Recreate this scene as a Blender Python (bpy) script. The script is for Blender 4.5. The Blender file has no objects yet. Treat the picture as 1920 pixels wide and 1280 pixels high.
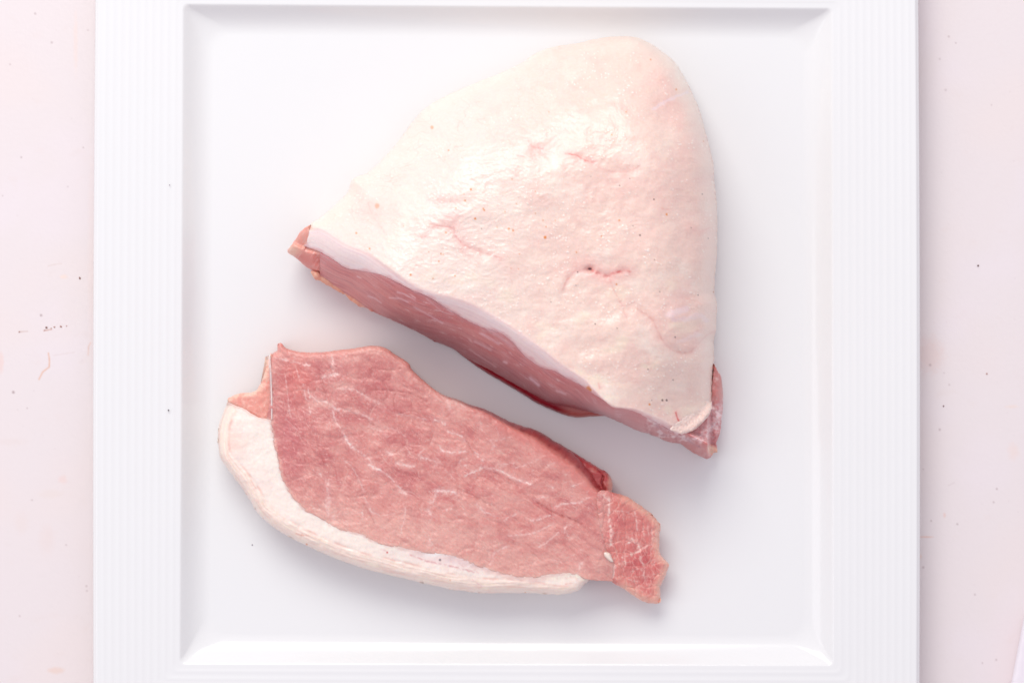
import bpy, math
import numpy as np
from mathutils import Vector

# ------------------------------------------------------------------ camera, world, lights
SC = bpy.context.scene
H = 0.90                      # camera height above the well of the plate (metres)
S0 = 0.198e-3                 # metres per photo pixel in the plane of the well

cam_d = bpy.data.cameras.new("camera")
cam = bpy.data.objects.new("camera", cam_d)
SC.collection.objects.link(cam)
cam.location = (0, 0, H)
cam_d.sensor_fit = 'HORIZONTAL'
cam_d.sensor_width = 36.0
cam_d.lens = 36.0 * H / (1920 * S0)
cam_d.clip_start = 0.05
cam_d.clip_end = 20
cam_d.dof.use_dof = True
cam_d.dof.focus_distance = H - 0.028
cam_d.dof.aperture_fstop = 9.0
SC.camera = cam

world = bpy.data.worlds.new("World")
SC.world = world
world.use_nodes = True
bg = world.node_tree.nodes["Background"]
bg.inputs[0].default_value = (0.945, 0.90, 1.0, 1)
bg.inputs[1].default_value = 0.71


def area(name, loc, target, sx, sy, power, col):
    d = bpy.data.lights.new(name, 'AREA')
    d.shape = 'RECTANGLE'
    d.size = sx
    d.size_y = sy
    d.energy = power
    d.color = col
    o = bpy.data.objects.new(name, d)
    SC.collection.objects.link(o)
    o.location = loc
    v = Vector(target) - Vector(loc)
    o.rotation_euler = v.to_track_quat('-Z', 'Y').to_euler()
    return o


area("key_softbox", (-0.36, 1.12, 1.22), (0, 0, 0.02), 1.15, 0.80, 18.8, (0.99, 1.0, 0.95))
area("side_softbox", (-1.25, -0.20, 1.15), (0, 0, 0.02), 0.6, 0.9, 2.2, (0.97, 0.97, 1.0))

SC.view_settings.view_transform = 'Standard'
SC.view_settings.look = 'None'
SC.view_settings.exposure = -0.02
SC.view_settings.gamma = 1.0

# ------------------------------------------------------------------ helpers
def s2l(c):
    c = np.asarray(c, dtype=float)
    if c.max() > 1.5:
        c = c / 255.0
    return np.where(c <= 0.04045, c / 12.92, ((c + 0.055) / 1.055) ** 2.4)


def world_xyz(px, py, z):
    k = S0 * (H - z) / H
    return np.stack([(px - 960.0) * k, -(py - 640.0) * k, z], axis=-1)


def hash2(ix, iy, seed):
    h = (ix.astype(np.int64) * 374761393 + iy.astype(np.int64) * 668265263 + seed * 974634777) & 0xFFFFFFFF
    h = ((h ^ (h >> 13)) * 1274126177) & 0xFFFFFFFF
    h = (h ^ (h >> 16)) & 0xFFFFFFFF
    h = (h * 2246822519) & 0xFFFFFFFF
    h = (h ^ (h >> 15)) & 0xFFFFFFFF
    return h / 4294967295.0


def perlin(x, y, seed=0):
    ix = np.floor(x); iy = np.floor(y)
    fx = x - ix; fy = y - iy
    u = fx * fx * fx * (fx * (fx * 6 - 15) + 10)
    v = fy * fy * fy * (fy * (fy * 6 - 15) + 10)

    def g(dx, dy):
        a = hash2(ix + dx, iy + dy, seed) * 2 * math.pi
        return np.cos(a) * (fx - dx) + np.sin(a) * (fy - dy)
    n0 = g(0, 0) * (1 - u) + g(1, 0) * u
    n1 = g(0, 1) * (1 - u) + g(1, 1) * u
    return (n0 * (1 - v) + n1 * v) * 1.45


def fbm(x, y, oct=4, seed=0, gain=0.5):
    s = 0; a = 1.0; t = 0
    for i in range(oct):
        s = s + a * perlin(x * 2 ** i + 17.3 * i, y * 2 ** i - 9.1 * i, seed + i)
        t += a
        a *= gain
    return s / t


def ridged(x, y, oct=3, seed=0, gain=0.5):
    s = 0; a = 1.0; t = 0
    for i in range(oct):
        s = s + a * (1 - np.clip(np.abs(perlin(x * 2 ** i + 5.7 * i, y * 2 ** i + 3.3 * i, seed + i)) * 2.2, 0, 1))
        t += a
        a *= gain
    return s / t


def rot(x, y, deg):
    a = math.radians(deg)
    return x * math.cos(a) + y * math.sin(a), -x * math.sin(a) + y * math.cos(a)


def sstep(a, b, x):
    t = np.clip((x - a) / (b - a), 0, 1)
    return t * t * (3 - 2 * t)


def voronoi(x, y, seed=0, jit=0.9):
    """cell id value, F1, F2-F1"""
    ix = np.floor(x); iy = np.floor(y)
    f1 = np.full(x.shape, 9.0); f2 = np.full(x.shape, 9.0); cid = np.zeros(x.shape)
    for dx in (-1, 0, 1):
        for dy in (-1, 0, 1):
            jx = ix + dx; jy = iy + dy
            qx = jx + 0.5 + jit * (hash2(jx, jy, seed) - 0.5)
            qy = jy + 0.5 + jit * (hash2(jx, jy, seed + 7) - 0.5)
            d = np.hypot(x - qx, y - qy)
            c = hash2(jx, jy, seed + 31)
            m = d < f1
            f2 = np.where(m, f1, np.minimum(f2, d))
            cid = np.where(m, c, cid)
            f1 = np.where(m, d, f1)
    return cid, f1, f2 - f1


def seg_dist(px, py, pts, closed=False):
    """min distance to a polyline; also nearest point"""
    pts = np.asarray(pts, float)
    n = len(pts)
    best = np.full(px.shape, 1e9); bx = np.zeros(px.shape); by = np.zeros(px.shape)
    for i in range(n if closed else n - 1):
        a = pts[i]; b = pts[(i + 1) % n]
        d = b - a
        L = d @ d + 1e-12
        t = np.clip(((px - a[0]) * d[0] + (py - a[1]) * d[1]) / L, 0, 1)
        qx = a[0] + t * d[0]; qy = a[1] + t * d[1]
        dd = (px - qx) ** 2 + (py - qy) ** 2
        m = dd < best
        best = np.where(m, dd, best); bx = np.where(m, qx, bx); by = np.where(m, qy, by)
    return np.sqrt(best), bx, by


def inside(px, py, pts):
    pts = np.asarray(pts, float)
    r = np.zeros(px.shape, bool)
    n = len(pts)
    for i in range(n):
        x1, y1 = pts[i]; x2, y2 = pts[(i + 1) % n]
        if y1 == y2:
            continue
        c = ((y1 > py) != (y2 > py)) & (px < (x2 - x1) * (py - y1) / (y2 - y1) + x1)
        r ^= c
    return r


def catmull(pts, closed=False, sub=6):
    p = np.asarray(pts, float)
    n = len(p)
    out = []
    rng = range(n if closed else n - 1)
    for i in rng:
        if closed:
            p0, p1, p2, p3 = p[(i - 1) % n], p[i], p[(i + 1) % n], p[(i + 2) % n]
        else:
            p0, p1, p2, p3 = p[max(i - 1, 0)], p[i], p[i + 1], p[min(i + 2, n - 1)]
        for k in range(sub):
            t = k / sub
            out.append(0.5 * ((2 * p1) + (-p0 + p2) * t + (2 * p0 - 5 * p1 + 4 * p2 - p3) * t * t
                              + (-p0 + 3 * p1 - 3 * p2 + p3) * t ** 3))
    if not closed:
        out.append(p[-1])
    return np.array(out)


def rough(poly, amp, freq, seed, closed=True):
    """fray an outline: small irregular offsets along its normals"""
    p = np.asarray(poly, float)
    # resample finer
    q = []
    n = len(p)
    for i in range(n if closed else n - 1):
        a = p[i]; b = p[(i + 1) % n]
        m = max(1, int(np.hypot(*(b - a)) / 3))
        for k in range(m):
            q.append(a + (b - a) * k / m)
    q = np.array(q)
    t = np.roll(q, -1, 0) - np.roll(q, 1, 0)
    t /= np.linalg.norm(t, axis=1)[:, None] + 1e-9
    nrm = np.stack([t[:, 1], -t[:, 0]], 1)
    o = fbm(q[:, 0] * freq, q[:, 1] * freq, 3, seed, 0.6) * amp
    return q + nrm * o[:, None]


def new_mesh(name, verts, faces, mat, parent=None, cols=None, wet=None, smooth=True):
    me = bpy.data.meshes.new(name)
    verts = np.asarray(verts, np.float32)
    me.vertices.add(len(verts))
    me.vertices.foreach_set("co", verts.ravel())
    if isinstance(faces, np.ndarray):
        faces = [faces]
    tot_l = sum(f.size for f in faces)
    tot_p = sum(len(f) for f in faces)
    me.loops.add(tot_l)
    me.polygons.add(tot_p)
    li = np.concatenate([f.ravel() for f in faces]).astype(np.int32)
    sizes = np.concatenate([np.full(len(f), f.shape[1]) for f in faces]).astype(np.int32)
    starts = np.concatenate([[0], np.cumsum(sizes)[:-1]]).astype(np.int32)
    me.loops.foreach_set("vertex_index", li)
    me.polygons.foreach_set("loop_start", starts)
    me.polygons.foreach_set("use_smooth", np.full(tot_p, smooth, bool))
    me.update(calc_edges=True)
    me.validate()
    if cols is not None:
        a = me.color_attributes.new("Col", 'FLOAT_COLOR', 'POINT')
        c4 = np.concatenate([np.clip(cols, 0, 1), np.ones((len(cols), 1))], 1).astype(np.float32)
        a.data.foreach_set("color", c4.ravel())
    if wet is not None:
        a = me.attributes.new("wet", 'FLOAT', 'POINT')
        a.data.foreach_set("value", np.asarray(wet, np.float32))
    me.materials.append(mat)
    o = bpy.data.objects.new(name, me)
    SC.collection.objects.link(o)
    if parent is not None:
        o.parent = parent
    return o


def thing(name, label, cat, group=None):
    o = bpy.data.objects.new(name, None)
    SC.collection.objects.link(o)
    o.empty_display_size = 0.02
    o['label'] = label
    o['category'] = cat
    if group:
        o['group'] = group
    return o


def region(name, poly, zf, colf, mat, parent, step=1.5, side=None, jitter=0):
    """Solid body whose upper face follows zf over the outline poly (pixel space of the
    plan), with rounded flanks given by side(x,y,z)->[(outward px, z), ...] and a closed base."""
    poly = np.asarray(poly, float)
    x0, y0 = poly.min(0) - 3 * step
    x1, y1 = poly.max(0) + 3 * step
    gx = np.arange(x0, x1, step); gy = np.arange(y0, y1, step)
    X, Y = np.meshgrid(gx, gy)
    ny, nx = X.shape
    ins = inside(X, Y, poly)
    # narrow band distance
    dist = np.full(X.shape, 1e9); bx = X.copy(); by = Y.copy()
    band = np.zeros(X.shape, bool)
    n = len(poly)
    for i in range(n):
        a = poly[i]; b = poly[(i + 1) % n]
        lx = min(a[0], b[0]) - 3 * step; hx = max(a[0], b[0]) + 3 * step
        ly = min(a[1], b[1]) - 3 * step; hy = max(a[1], b[1]) + 3 * step
        ix0 = max(0, int((lx - x0) / step)); ix1 = min(nx, int((hx - x0) / step) + 2)
        iy0 = max(0, int((ly - y0) / step)); iy1 = min(ny, int((hy - y0) / step) + 2)
        sx = X[iy0:iy1, ix0:ix1]; sy = Y[iy0:iy1, ix0:ix1]
        d = b - a; L = d @ d + 1e-12
        t = np.clip(((sx - a[0]) * d[0] + (sy - a[1]) * d[1]) / L, 0, 1)
        qx = a[0] + t * d[0]; qy = a[1] + t * d[1]
        dd = np.hypot(sx - qx, sy - qy)
        m = dd < dist[iy0:iy1, ix0:ix1]
        dist[iy0:iy1, ix0:ix1][m] = dd[m]
        bx[iy0:iy1, ix0:ix1][m] = qx[m]
        by[iy0:iy1, ix0:ix1][m] = qy[m]
    sd = np.where(ins, dist, -dist)
    ok = sd > -0.5 * step
    q = ok[:-1, :-1] & ok[1:, :-1] & ok[:-1, 1:] & ok[1:, 1:]
    idx = np.arange(nx * ny).reshape(ny, nx)
    f = np.stack([idx[:-1, :-1][q], idx[1:, :-1][q], idx[1:, 1:][q], idx[:-1, 1:][q]], 1)
    # y grows downward in the plan, so this order faces up (+z)
    used = np.unique(f)
    remap = -np.ones(nx * ny, int); remap[used] = np.arange(len(used))
    f = remap[f]
    vx = X.ravel()[used]; vy = Y.ravel()[used]
    # boundary edges
    e = np.concatenate([f[:, [0, 1]], f[:, [1, 2]], f[:, [2, 3]], f[:, [3, 0]]])
    N = len(used)
    key = e[:, 0] * N + e[:, 1]
    rkey = e[:, 1] * N + e[:, 0]
    be = e[~np.isin(key, rkey)]
    bv = np.unique(be)
    sel = dist.ravel()[used][bv] < 2.5 * step
    vx[bv[sel]] = bx.ravel()[used][bv[sel]]
    vy[bv[sel]] = by.ravel()[used][bv[sel]]
    vz = zf(vx, vy)
    # outward normals in plan
    loc = -np.ones(N, int); loc[bv] = np.arange(len(bv))
    A = loc[be[:, 0]]; B = loc[be[:, 1]]
    ex = vx[be[:, 1]] - vx[be[:, 0]]; ey = vy[be[:, 1]] - vy[be[:, 0]]
    NX = np.zeros(len(bv)); NY = np.zeros(len(bv))
    np.add.at(NX, A, ey); np.add.at(NY, A, -ex)
    np.add.at(NX, B, ey); np.add.at(NY, B, -ex)
    for _ in range(10):
        sx = NX.copy(); sy = NY.copy()
        np.add.at(sx, A, NX[B]); np.add.at(sx, B, NX[A])
        np.add.at(sy, A, NY[B]); np.add.at(sy, B, NY[A])
        NX, NY = sx / 3, sy / 3
    L = np.hypot(NX, NY) + 1e-9
    NX /= L; NY /= L
    # make sure they point outward
    tx = vx[bv] + NX * 2 * step; ty = vy[bv] + NY * 2 * step
    if inside(tx, ty, poly).mean() > 0.5:
        NX, NY = -NX, -NY
    rings = side(vx[bv], vy[bv], vz[bv]) if side else [(0, vz[bv] - 0.004)]
    allx = [vx]; ally = [vy]; allz = [vz]
    base_idx = bv.copy()
    faces = [f]
    off = N
    for (o, z) in rings:
        rx = vx[bv] + NX * o; ry = vy[bv] + NY * o
        z = np.broadcast_to(z, rx.shape)
        allx.append(rx); ally.append(ry); allz.append(z)
        cur = np.arange(len(bv)) + off
        faces.append(np.stack([base_idx[B], base_idx[A], cur[A], cur[B]], 1))
        base_idx = cur
        off += len(bv)
    cx = allx[-1].mean(); cy = ally[-1].mean(); cz = allz[-1].mean()
    allx.append([cx]); ally.append([cy]); allz.append([cz])
    tri = np.stack([base_idx[B], base_idx[A], np.full(len(A), off)], 1)
    faces.append(tri)
    PX = np.concatenate(allx); PY = np.concatenate(ally); PZ = np.concatenate(allz)
    col, wet = colf(PX, PY, PZ)
    return new_mesh(name, world_xyz(PX, PY, PZ), faces, mat, parent, col, wet)


def mixc(c, target, f):
    f = np.clip(f, 0, 1)
    return c * (1 - f[:, None]) + np.asarray(target)[None, :] * f[:, None]


def const(c, n):
    return np.tile(s2l(c)[None, :], (n, 1))


def paint_lines(c, x, y, lst, col, jitter=1.2, key=0):
    ww = 1 + 0.9 * fbm(x / 8, y / 8, 2, 18)
    op = np.clip(0.68 + 1.7 * fbm(x / 7, y / 7, 2, 28), 0, 1.2)
    jx = jitter * 1.8 * fbm(x / 6, y / 6, 3, 3); jy = jitter * 1.8 * fbm(x / 6, y / 6, 3, 4)
    for (pl, wd, f) in lst:
        p = np.array(pl)
        m = (x > p[:, 0].min() - 22) & (x < p[:, 0].max() + 22) & (y > p[:, 1].min() - 22) & (y < p[:, 1].max() + 22)
        if not m.any():
            continue
        d, _, _ = seg_dist(x[m] + jx[m], y[m] + jy[m], catmull(pl, False, 3))
        w = wd * np.clip(ww[m], .35, 2.2)
        c[m] = mixc(c[m], s2l(col), f * op[m] * np.exp(-(d / w) ** 2))
        c[m] = mixc(c[m], s2l(col), .22 * f * jitter * np.exp(-(d / (wd * 3.5)) ** 1.5) * np.clip(.5 + 1.5 * fbm(x[m] / 4, y[m] / 4, 2, 38), 0, 1))
    return c


# ------------------------------------------------------------------ materials
def mat_base(name):
    m = bpy.data.materials.new(name)
    m.use_nodes = True
    nt = m.node_tree
    return m, nt, nt.nodes["Principled BSDF"]


def flesh(name, sss, radius, rough_dry, rough_wet, bump_scale, bump_d, spec=0.5, coat=0.0, bs=0.55, sat=1.0):
    m, nt, b = mat_base(name)
    a = nt.nodes.new('ShaderNodeAttribute'); a.attribute_name = "Col"
    w = nt.nodes.new('ShaderNodeAttribute'); w.attribute_name = "wet"
    geo = nt.nodes.new('ShaderNodeNewGeometry')
    no = nt.nodes.new('ShaderNodeTexNoise')
    no.inputs['Scale'].default_value = bump_scale
    no.inputs['Detail'].default_value = 6
    no.inputs['Roughness'].default_value = 0.65
    nt.links.new(geo.outputs['Position'], no.inputs['Vector'])
    bp = nt.nodes.new('ShaderNodeBump')
    bp.inputs['Strength'].default_value = bs
    bp.inputs['Distance'].default_value = bump_d
    nt.links.new(no.outputs['Fac'], bp.inputs['Height'])
    nt.links.new(bp.outputs['Normal'], b.inputs['Normal'])
    mr = nt.nodes.new('ShaderNodeMapRange')
    mr.inputs['To Min'].default_value = rough_dry
    mr.inputs['To Max'].default_value = rough_wet
    nt.links.new(w.outputs['Fac'], mr.inputs['Value'])
    nt.links.new(mr.outputs['Result'], b.inputs['Roughness'])
    # fine mottling of the tissue colour
    n2 = nt.nodes.new('ShaderNodeTexNoise')
    n2.inputs['Scale'].default_value = 900
    n2.inputs['Detail'].default_value = 4
    nt.links.new(geo.outputs['Position'], n2.inputs['Vector'])
    r2 = nt.nodes.new('ShaderNodeMapRange')
    r2.inputs['From Min'].default_value = 0.3
    r2.inputs['From Max'].default_value = 0.7
    r2.inputs['To Min'].default_value = 0.97
    r2.inputs['To Max'].default_value = 1.03
    nt.links.new(n2.outputs['Fac'], r2.inputs['Value'])
    mx = nt.nodes.new('ShaderNodeVectorMath'); mx.operation = 'SCALE'
    nt.links.new(a.outputs['Color'], mx.inputs[0])
    nt.links.new(r2.outputs['Result'], mx.inputs['Scale'])
    hs = nt.nodes.new('ShaderNodeHueSaturation')
    hs.inputs['Saturation'].default_value = sat
    nt.links.new(mx.outputs[0], hs.inputs['Color'])
    nt.links.new(hs.outputs['Color'], b.inputs['Base Color'])
    b.inputs['Subsurface Weight'].default_value = sss
    b.inputs['Subsurface Radius'].default_value = radius
    b.inputs['Subsurface Scale'].default_value = 0.0022
    b.inputs['Specular IOR Level'].default_value = spec
    b.inputs['Coat Weight'].default_value = coat
    b.inputs['Coat Roughness'].default_value = 0.36
    return m


M_LEAN = flesh("raw_lean_meat", 0.5, (1.0, 0.35, 0.28), 0.46, 0.3, 1400, 0.0003, 0.5, 0.3, 0.55, 1.03)
M_FAT = flesh("raw_pork_fat", 0.45, (1.0, 0.75, 0.6), 0.5, 0.34, 1100, 0.0004, 0.5, 0.5, 0.2)


def ceramic():
    m, nt, b = mat_base("glazed_white_porcelain")
    geo = nt.nodes.new('ShaderNodeNewGeometry')
    n2 = nt.nodes.new('ShaderNodeTexNoise')
    n2.inputs['Scale'].default_value = 14
    n2.inputs['Detail'].default_value = 3
    nt.links.new(geo.outputs['Position'], n2.inputs['Vector'])
    cr = nt.nodes.new('ShaderNodeMix'); cr.data_type = 'RGBA'
    cr.inputs[6].default_value = (0.82, 0.822, 0.82, 1)
    cr.inputs[7].default_value = (0.84, 0.838, 0.836, 1)
    nt.links.new(n2.outputs['Fac'], cr.inputs[0])
    nt.links.new(cr.outputs[2], b.inputs['Base Color'])
    b.inputs['Roughness'].default_value = 0.16
    b.inputs['Specular IOR Level'].default_value = 0.5
    no = nt.nodes.new('ShaderNodeTexNoise')
    no.inputs['Scale'].default_value = 60
    nt.links.new(geo.outputs['Position'], no.inputs['Vector'])
    bp = nt.nodes.new('ShaderNodeBump')
    bp.inputs['Strength'].default_value = 0.15
    bp.inputs['Distance'].default_value = 0.0004
    nt.links.new(no.outputs['Fac'], bp.inputs['Height'])
    nt.links.new(bp.outputs['Normal'], b.inputs['Normal'])
    return m


M_PLATE = ceramic()


def painted(name, rough):
    m, nt, b = mat_base(name)
    a = nt.nodes.new('ShaderNodeAttribute'); a.attribute_name = "Col"
    nt.links.new(a.outputs['Color'], b.inputs['Base Color'])
    geo = nt.nodes.new('ShaderNodeNewGeometry')
    no = nt.nodes.new('ShaderNodeTexNoise')
    no.inputs['Scale'].default_value = 700
    no.inputs['Detail'].default_value = 4
    nt.links.new(geo.outputs['Position'], no.inputs['Vector'])
    bp = nt.nodes.new('ShaderNodeBump')
    bp.inputs['Strength'].default_value = 0.2
    bp.inputs['Distance'].default_value = 0.0003
    nt.links.new(no.outputs['Fac'], bp.inputs['Height'])
    nt.links.new(bp.outputs['Normal'], b.inputs['Normal'])
    b.inputs['Roughness'].default_value = rough
    return m


M_TABLE = painted("pale_pink_tabletop", 0.45)
M_BOARD = painted("white_board_surface", 0.4)

# ------------------------------------------------------------------ tabletop (setting)
TZ = -0.008
RIMZ = 0.0060


def table():
    k = (H - TZ) / H
    xs = np.concatenate([[-6000, -2500, -900, -250], np.arange(-30, 200, 1.6), np.arange(215, 1700, 60),
                         np.arange(1702, 1950, 1.6), [2200, 2800, 4500, 8000]])
    ys = np.concatenate([[-6000, -2500, -900, -250], np.arange(-30, 1310, 1.6), [1500, 2200, 4500, 8000]])
    X, Y = np.meshgrid(xs.astype(float), ys.astype(float))
    x = X.ravel(); y = Y.ravel()
    n = len(x)
    c = const((232, 222, 222), n)
    big = fbm(x / 260, y / 260, 3, 3)
    c = mixc(c, s2l((236, 221, 217)), sstep(-0.1, 0.5, big) * 0.35)
    c = mixc(c, s2l((235, 225, 230)), sstep(-0.05, 0.45, fbm(x / 200, y / 230, 3, 9)) * 0.35)
    c = mixc(c, s2l((226, 205, 196)), sstep(0.25, 0.7, fbm(x / 45, y / 38, 3, 15)) * 0.12)
    # soft stains
    for (sx, sy, rx, ry, col, f) in [(105, 1256, 14, 6, (232, 190, 165), .6), (142, 80, 4, 55, (243, 215, 200), .45),
                                     (120, 519, 7, 4, (250, 215, 190), .6), (118, 898, 8, 7, (240, 200, 190), .5),
                                     (1742, 665, 26, 32, (232, 200, 192), .6), (1900, 845, 10, 16, (240, 212, 200), .5),
                                     (95, 925, 22, 8, (230, 212, 200), .35), (40, 980, 12, 20, (230, 210, 200), .3),
                                     (88, 1010, 14, 26, (232, 208, 200), .35), (172, 500, 7, 200, (236, 214, 206), .35),
                                     (20, 828, 30, 7, (226, 208, 202), .3), (1735, 1006, 13, 1.6, (230, 180, 160), .9),
                                     (1771, 965, 2.5, 5, (230, 185, 170), .7), (1725, 1043, 3, 5, (235, 195, 175), .8),
                                     (1898, 762, 12, 3, (240, 212, 196), .6), (2, 680, 5, 20, (240, 190, 175), .5)]:
        w = 0.35 * fbm(x / 9, y / 9, 2, 5)
        d = np.sqrt(((x - sx) / rx) ** 2 + ((y - sy) / ry) ** 2) + w
        c = mixc(c, s2l(col), .6 * f * (1 - sstep(0.4, 1.5, d)))
    # hair-thin scratches and pale orange hairs
    for (pl, wd, col, f) in [([(73, 711), (80, 697), (92, 688), (93, 678), (91, 662)], 1.3, (226, 180, 155), .8),
                             ([(165, 665), (166, 650), (170, 642)], 1.2, (226, 185, 165), .5),
                             ([(90, 499), (100, 496), (115, 494)], 1.0, (222, 205, 200), .6),
                             ([(36, 622), (52, 621)], 1.0, (200, 170, 160), .6),
                             ([(82, 620), (97, 617)], 1.0, (200, 150, 130), .8),
                             ([(100, 666), (140, 660)], .9, (222, 206, 204), .5),
                             ([(1778, 910), (1790, 904)], .9, (215, 200, 200), .6)]:
        d, _, _ = seg_dist(x, y, pl)
        c = mixc(c, s2l(col), f * (1 - sstep(wd * 0.5, wd * 1.6, d)))
    # faint specks
    rs = np.random.RandomState(4)
    spots = [(66, 26, 2, .6), (97, 80, 2.2, .55), (165, 57, 1.7, .45), (19, 121, 1.8, .45), (40, 295, 1.8, .6),
             (156, 277, 1.7, .5), (25, 735, 2.6, .9), (77, 591, 2.4, .8), (51, 765, 1.6, .5), (1779, 69, 2, .5),
             (1792, 81, 1.7, .5), (1762, 111, 2, .4), (1773, 169, 2.3, .4), (1859, 197, 1.7, .4),
             (1744, 684, 2.4, .6), (1770, 699, 1.5, .4), (1780, 721, 2, .4), (1762, 805, 2.2, .6),
             (1869, 916, 2, .6), (1863, 941, 2, .5), (1731, 879, 1.5, .5), (1746, 976, 1.8, .6), (1795, 982, 2, .6),
             (1731, 1063, 2.4, .5), (1828, 1114, 2, .5), (1868, 1236, 2, .5), (1842, 1242, 1.7, .5),
             (162, 1098, 2, .5), (163, 1107, 2, .4), (124, 1021, 2, .4), (37, 1154, 2, .4), (60, 937, 2, .4),
             (127, 350, 1.6, .4), (5, 367, 1.6, .4)]
    for _ in range(40):
        spots.append((rs.choice([rs.uniform(0, 178), rs.uniform(1722, 1915)]), rs.uniform(0, 1280), rs.uniform(1.0, 1.7),
                      rs.uniform(.06, .15)))
    for (sx, sy, r, f) in spots:
        m = (np.abs(x - sx) < 8) & (np.abs(y - sy) < 8)
        d = np.hypot(x[m] - sx, y[m] - sy)
        c[m] = mixc(c[m], s2l((150, 120, 122)), .7 * f * (1 - sstep(r * .5, r * 1.5, d)))
    ny, nx = X.shape
    idx = np.arange(nx * ny).reshape(ny, nx)
    f = np.stack([idx[:-1, :-1].ravel(), idx[1:, :-1].ravel(), idx[1:, 1:].ravel(), idx[:-1, 1:].ravel()], 1)
    o = new_mesh("tabletop", world_xyz(x, y, np.full(n, TZ)), f, M_TABLE, None, c)
    o['kind'] = 'structure'
    o['label'] = 'pale pinkish white tabletop with faint stains and specks under the plate'


table()


# tiny brown crumbs lying on the table
def crumb(px, py, rx, ry, ang, label, col=(120, 62, 40), z=TZ, seed=1):
    rs = np.random.RandomState(seed)
    v = []; nseg, nr = 9, 4
    for i in range(nr + 1):
        th = math.pi * i / nr
        for j in range(nseg):
            ph = 2 * math.pi * j / nseg
            k = 1 + rs.uniform(-.22, .22)
            ax, ay = rx * math.sin(th) * math.cos(ph) * k, ry * math.sin(th) * math.sin(ph) * k
            x, y = rot(ax, ay, -ang)
            v.append((px + x, py + y, z + (min(rx, ry) * S0) * (0.55 + 0.6 * math.cos(th))))
    v = np.array(v)
    f = []
    for i in range(nr):
        for j in range(nseg):
            a = i * nseg + j; b = i * nseg + (j + 1) % nseg
            f.append((a, b, b + nseg, a + nseg))
    o = new_mesh("crumb", world_xyz(v[:, 0], v[:, 1], v[:, 2]), np.array(f), M_CRUMB, None, const(col, len(v)))
    o['label'] = label; o['category'] = 'crumb'
    return o


M_CRUMB = painted("dry_brown_crumb", 0.6)
crumb(149.5, 521.5, 1.5, 2.8, -20, 'elongated brown crumb on the table left of the plate, nearest its left rim', seed=2)
crumb(87, 614, 2.3, 1.6, 20, 'dark brown crumb at the left end of a dotted streak on the table', seed=3)
for i, (x, y, r, lab) in enumerate([
        (96, 615, 1.0, 'faint speck of a crumb just right of the darkest crumb in the dotted streak'),
        (102, 613, 1.6, 'reddish brown crumb in the middle of the dotted streak left of the plate'),
        (114, 612, 2.0, 'longest reddish brown crumb, second from the right end of the dotted streak'),
        (125, 611, 1.3, 'pale brown crumb at the right end of the dotted streak on the table'),
        (84, 619, 1.0, 'tiny crumb just below the darkest crumb of the dotted streak')]):
    c = crumb(x, y, r, r * .7, 10 * i, lab, (165, 100, 75), seed=5 + i)
    c['group'] = 'crumbs in the dotted streak'
crumb(36, 622, 1.4, 1.2, 0, 'small brown crumb by itself near the left edge of the photo', (165, 110, 90), seed=12)
crumb(1834, 498, 1.7, 1.9, 0, 'dark brown crumb on the table right of the plate, level with the roast', (90, 40, 30), seed=13)
crumb(1769, 761, 1.4, 1.5, 0, 'small dark crumb on the table beside the lower right rim of the plate', (110, 60, 60), seed=14)
crumb(1850.5, 700.5, 1.3, 1.5, 0, 'small orange-brown crumb on the table between plate and right edge of photo',
      (160, 85, 50), seed=15)


# ------------------------------------------------------------------ white board, lower right
def board():
    z1 = TZ + 0.010
    poly = np.array([(1921.5, 1152), (1896, 1286), (1868, 1450), (2500, 1560), (2560, 1240)], float)
    poly = catmull(poly, True, 1)
    o = region("white_board", poly, lambda x, y: np.full(x.shape, z1) - 0.0008 * (1 - sstep(0, 5, seg_dist(x, y, poly, True)[0])),
               lambda x, y, z: (const((238, 230, 236), len(x)) * (1 + 0.02 * fbm(x / 40, y / 40, 3, 2))[:, None], None),
               M_BOARD, None, 6.0,
               lambda x, y, z: [(1.0, z - .001), (1.2, z - .002), (1.2, z * 0 + TZ + .002), (-1, z * 0 + TZ)])
    o['label'] = 'corner of a white board on the table at the lower right edge'
    o['category'] = 'board'


board()


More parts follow.
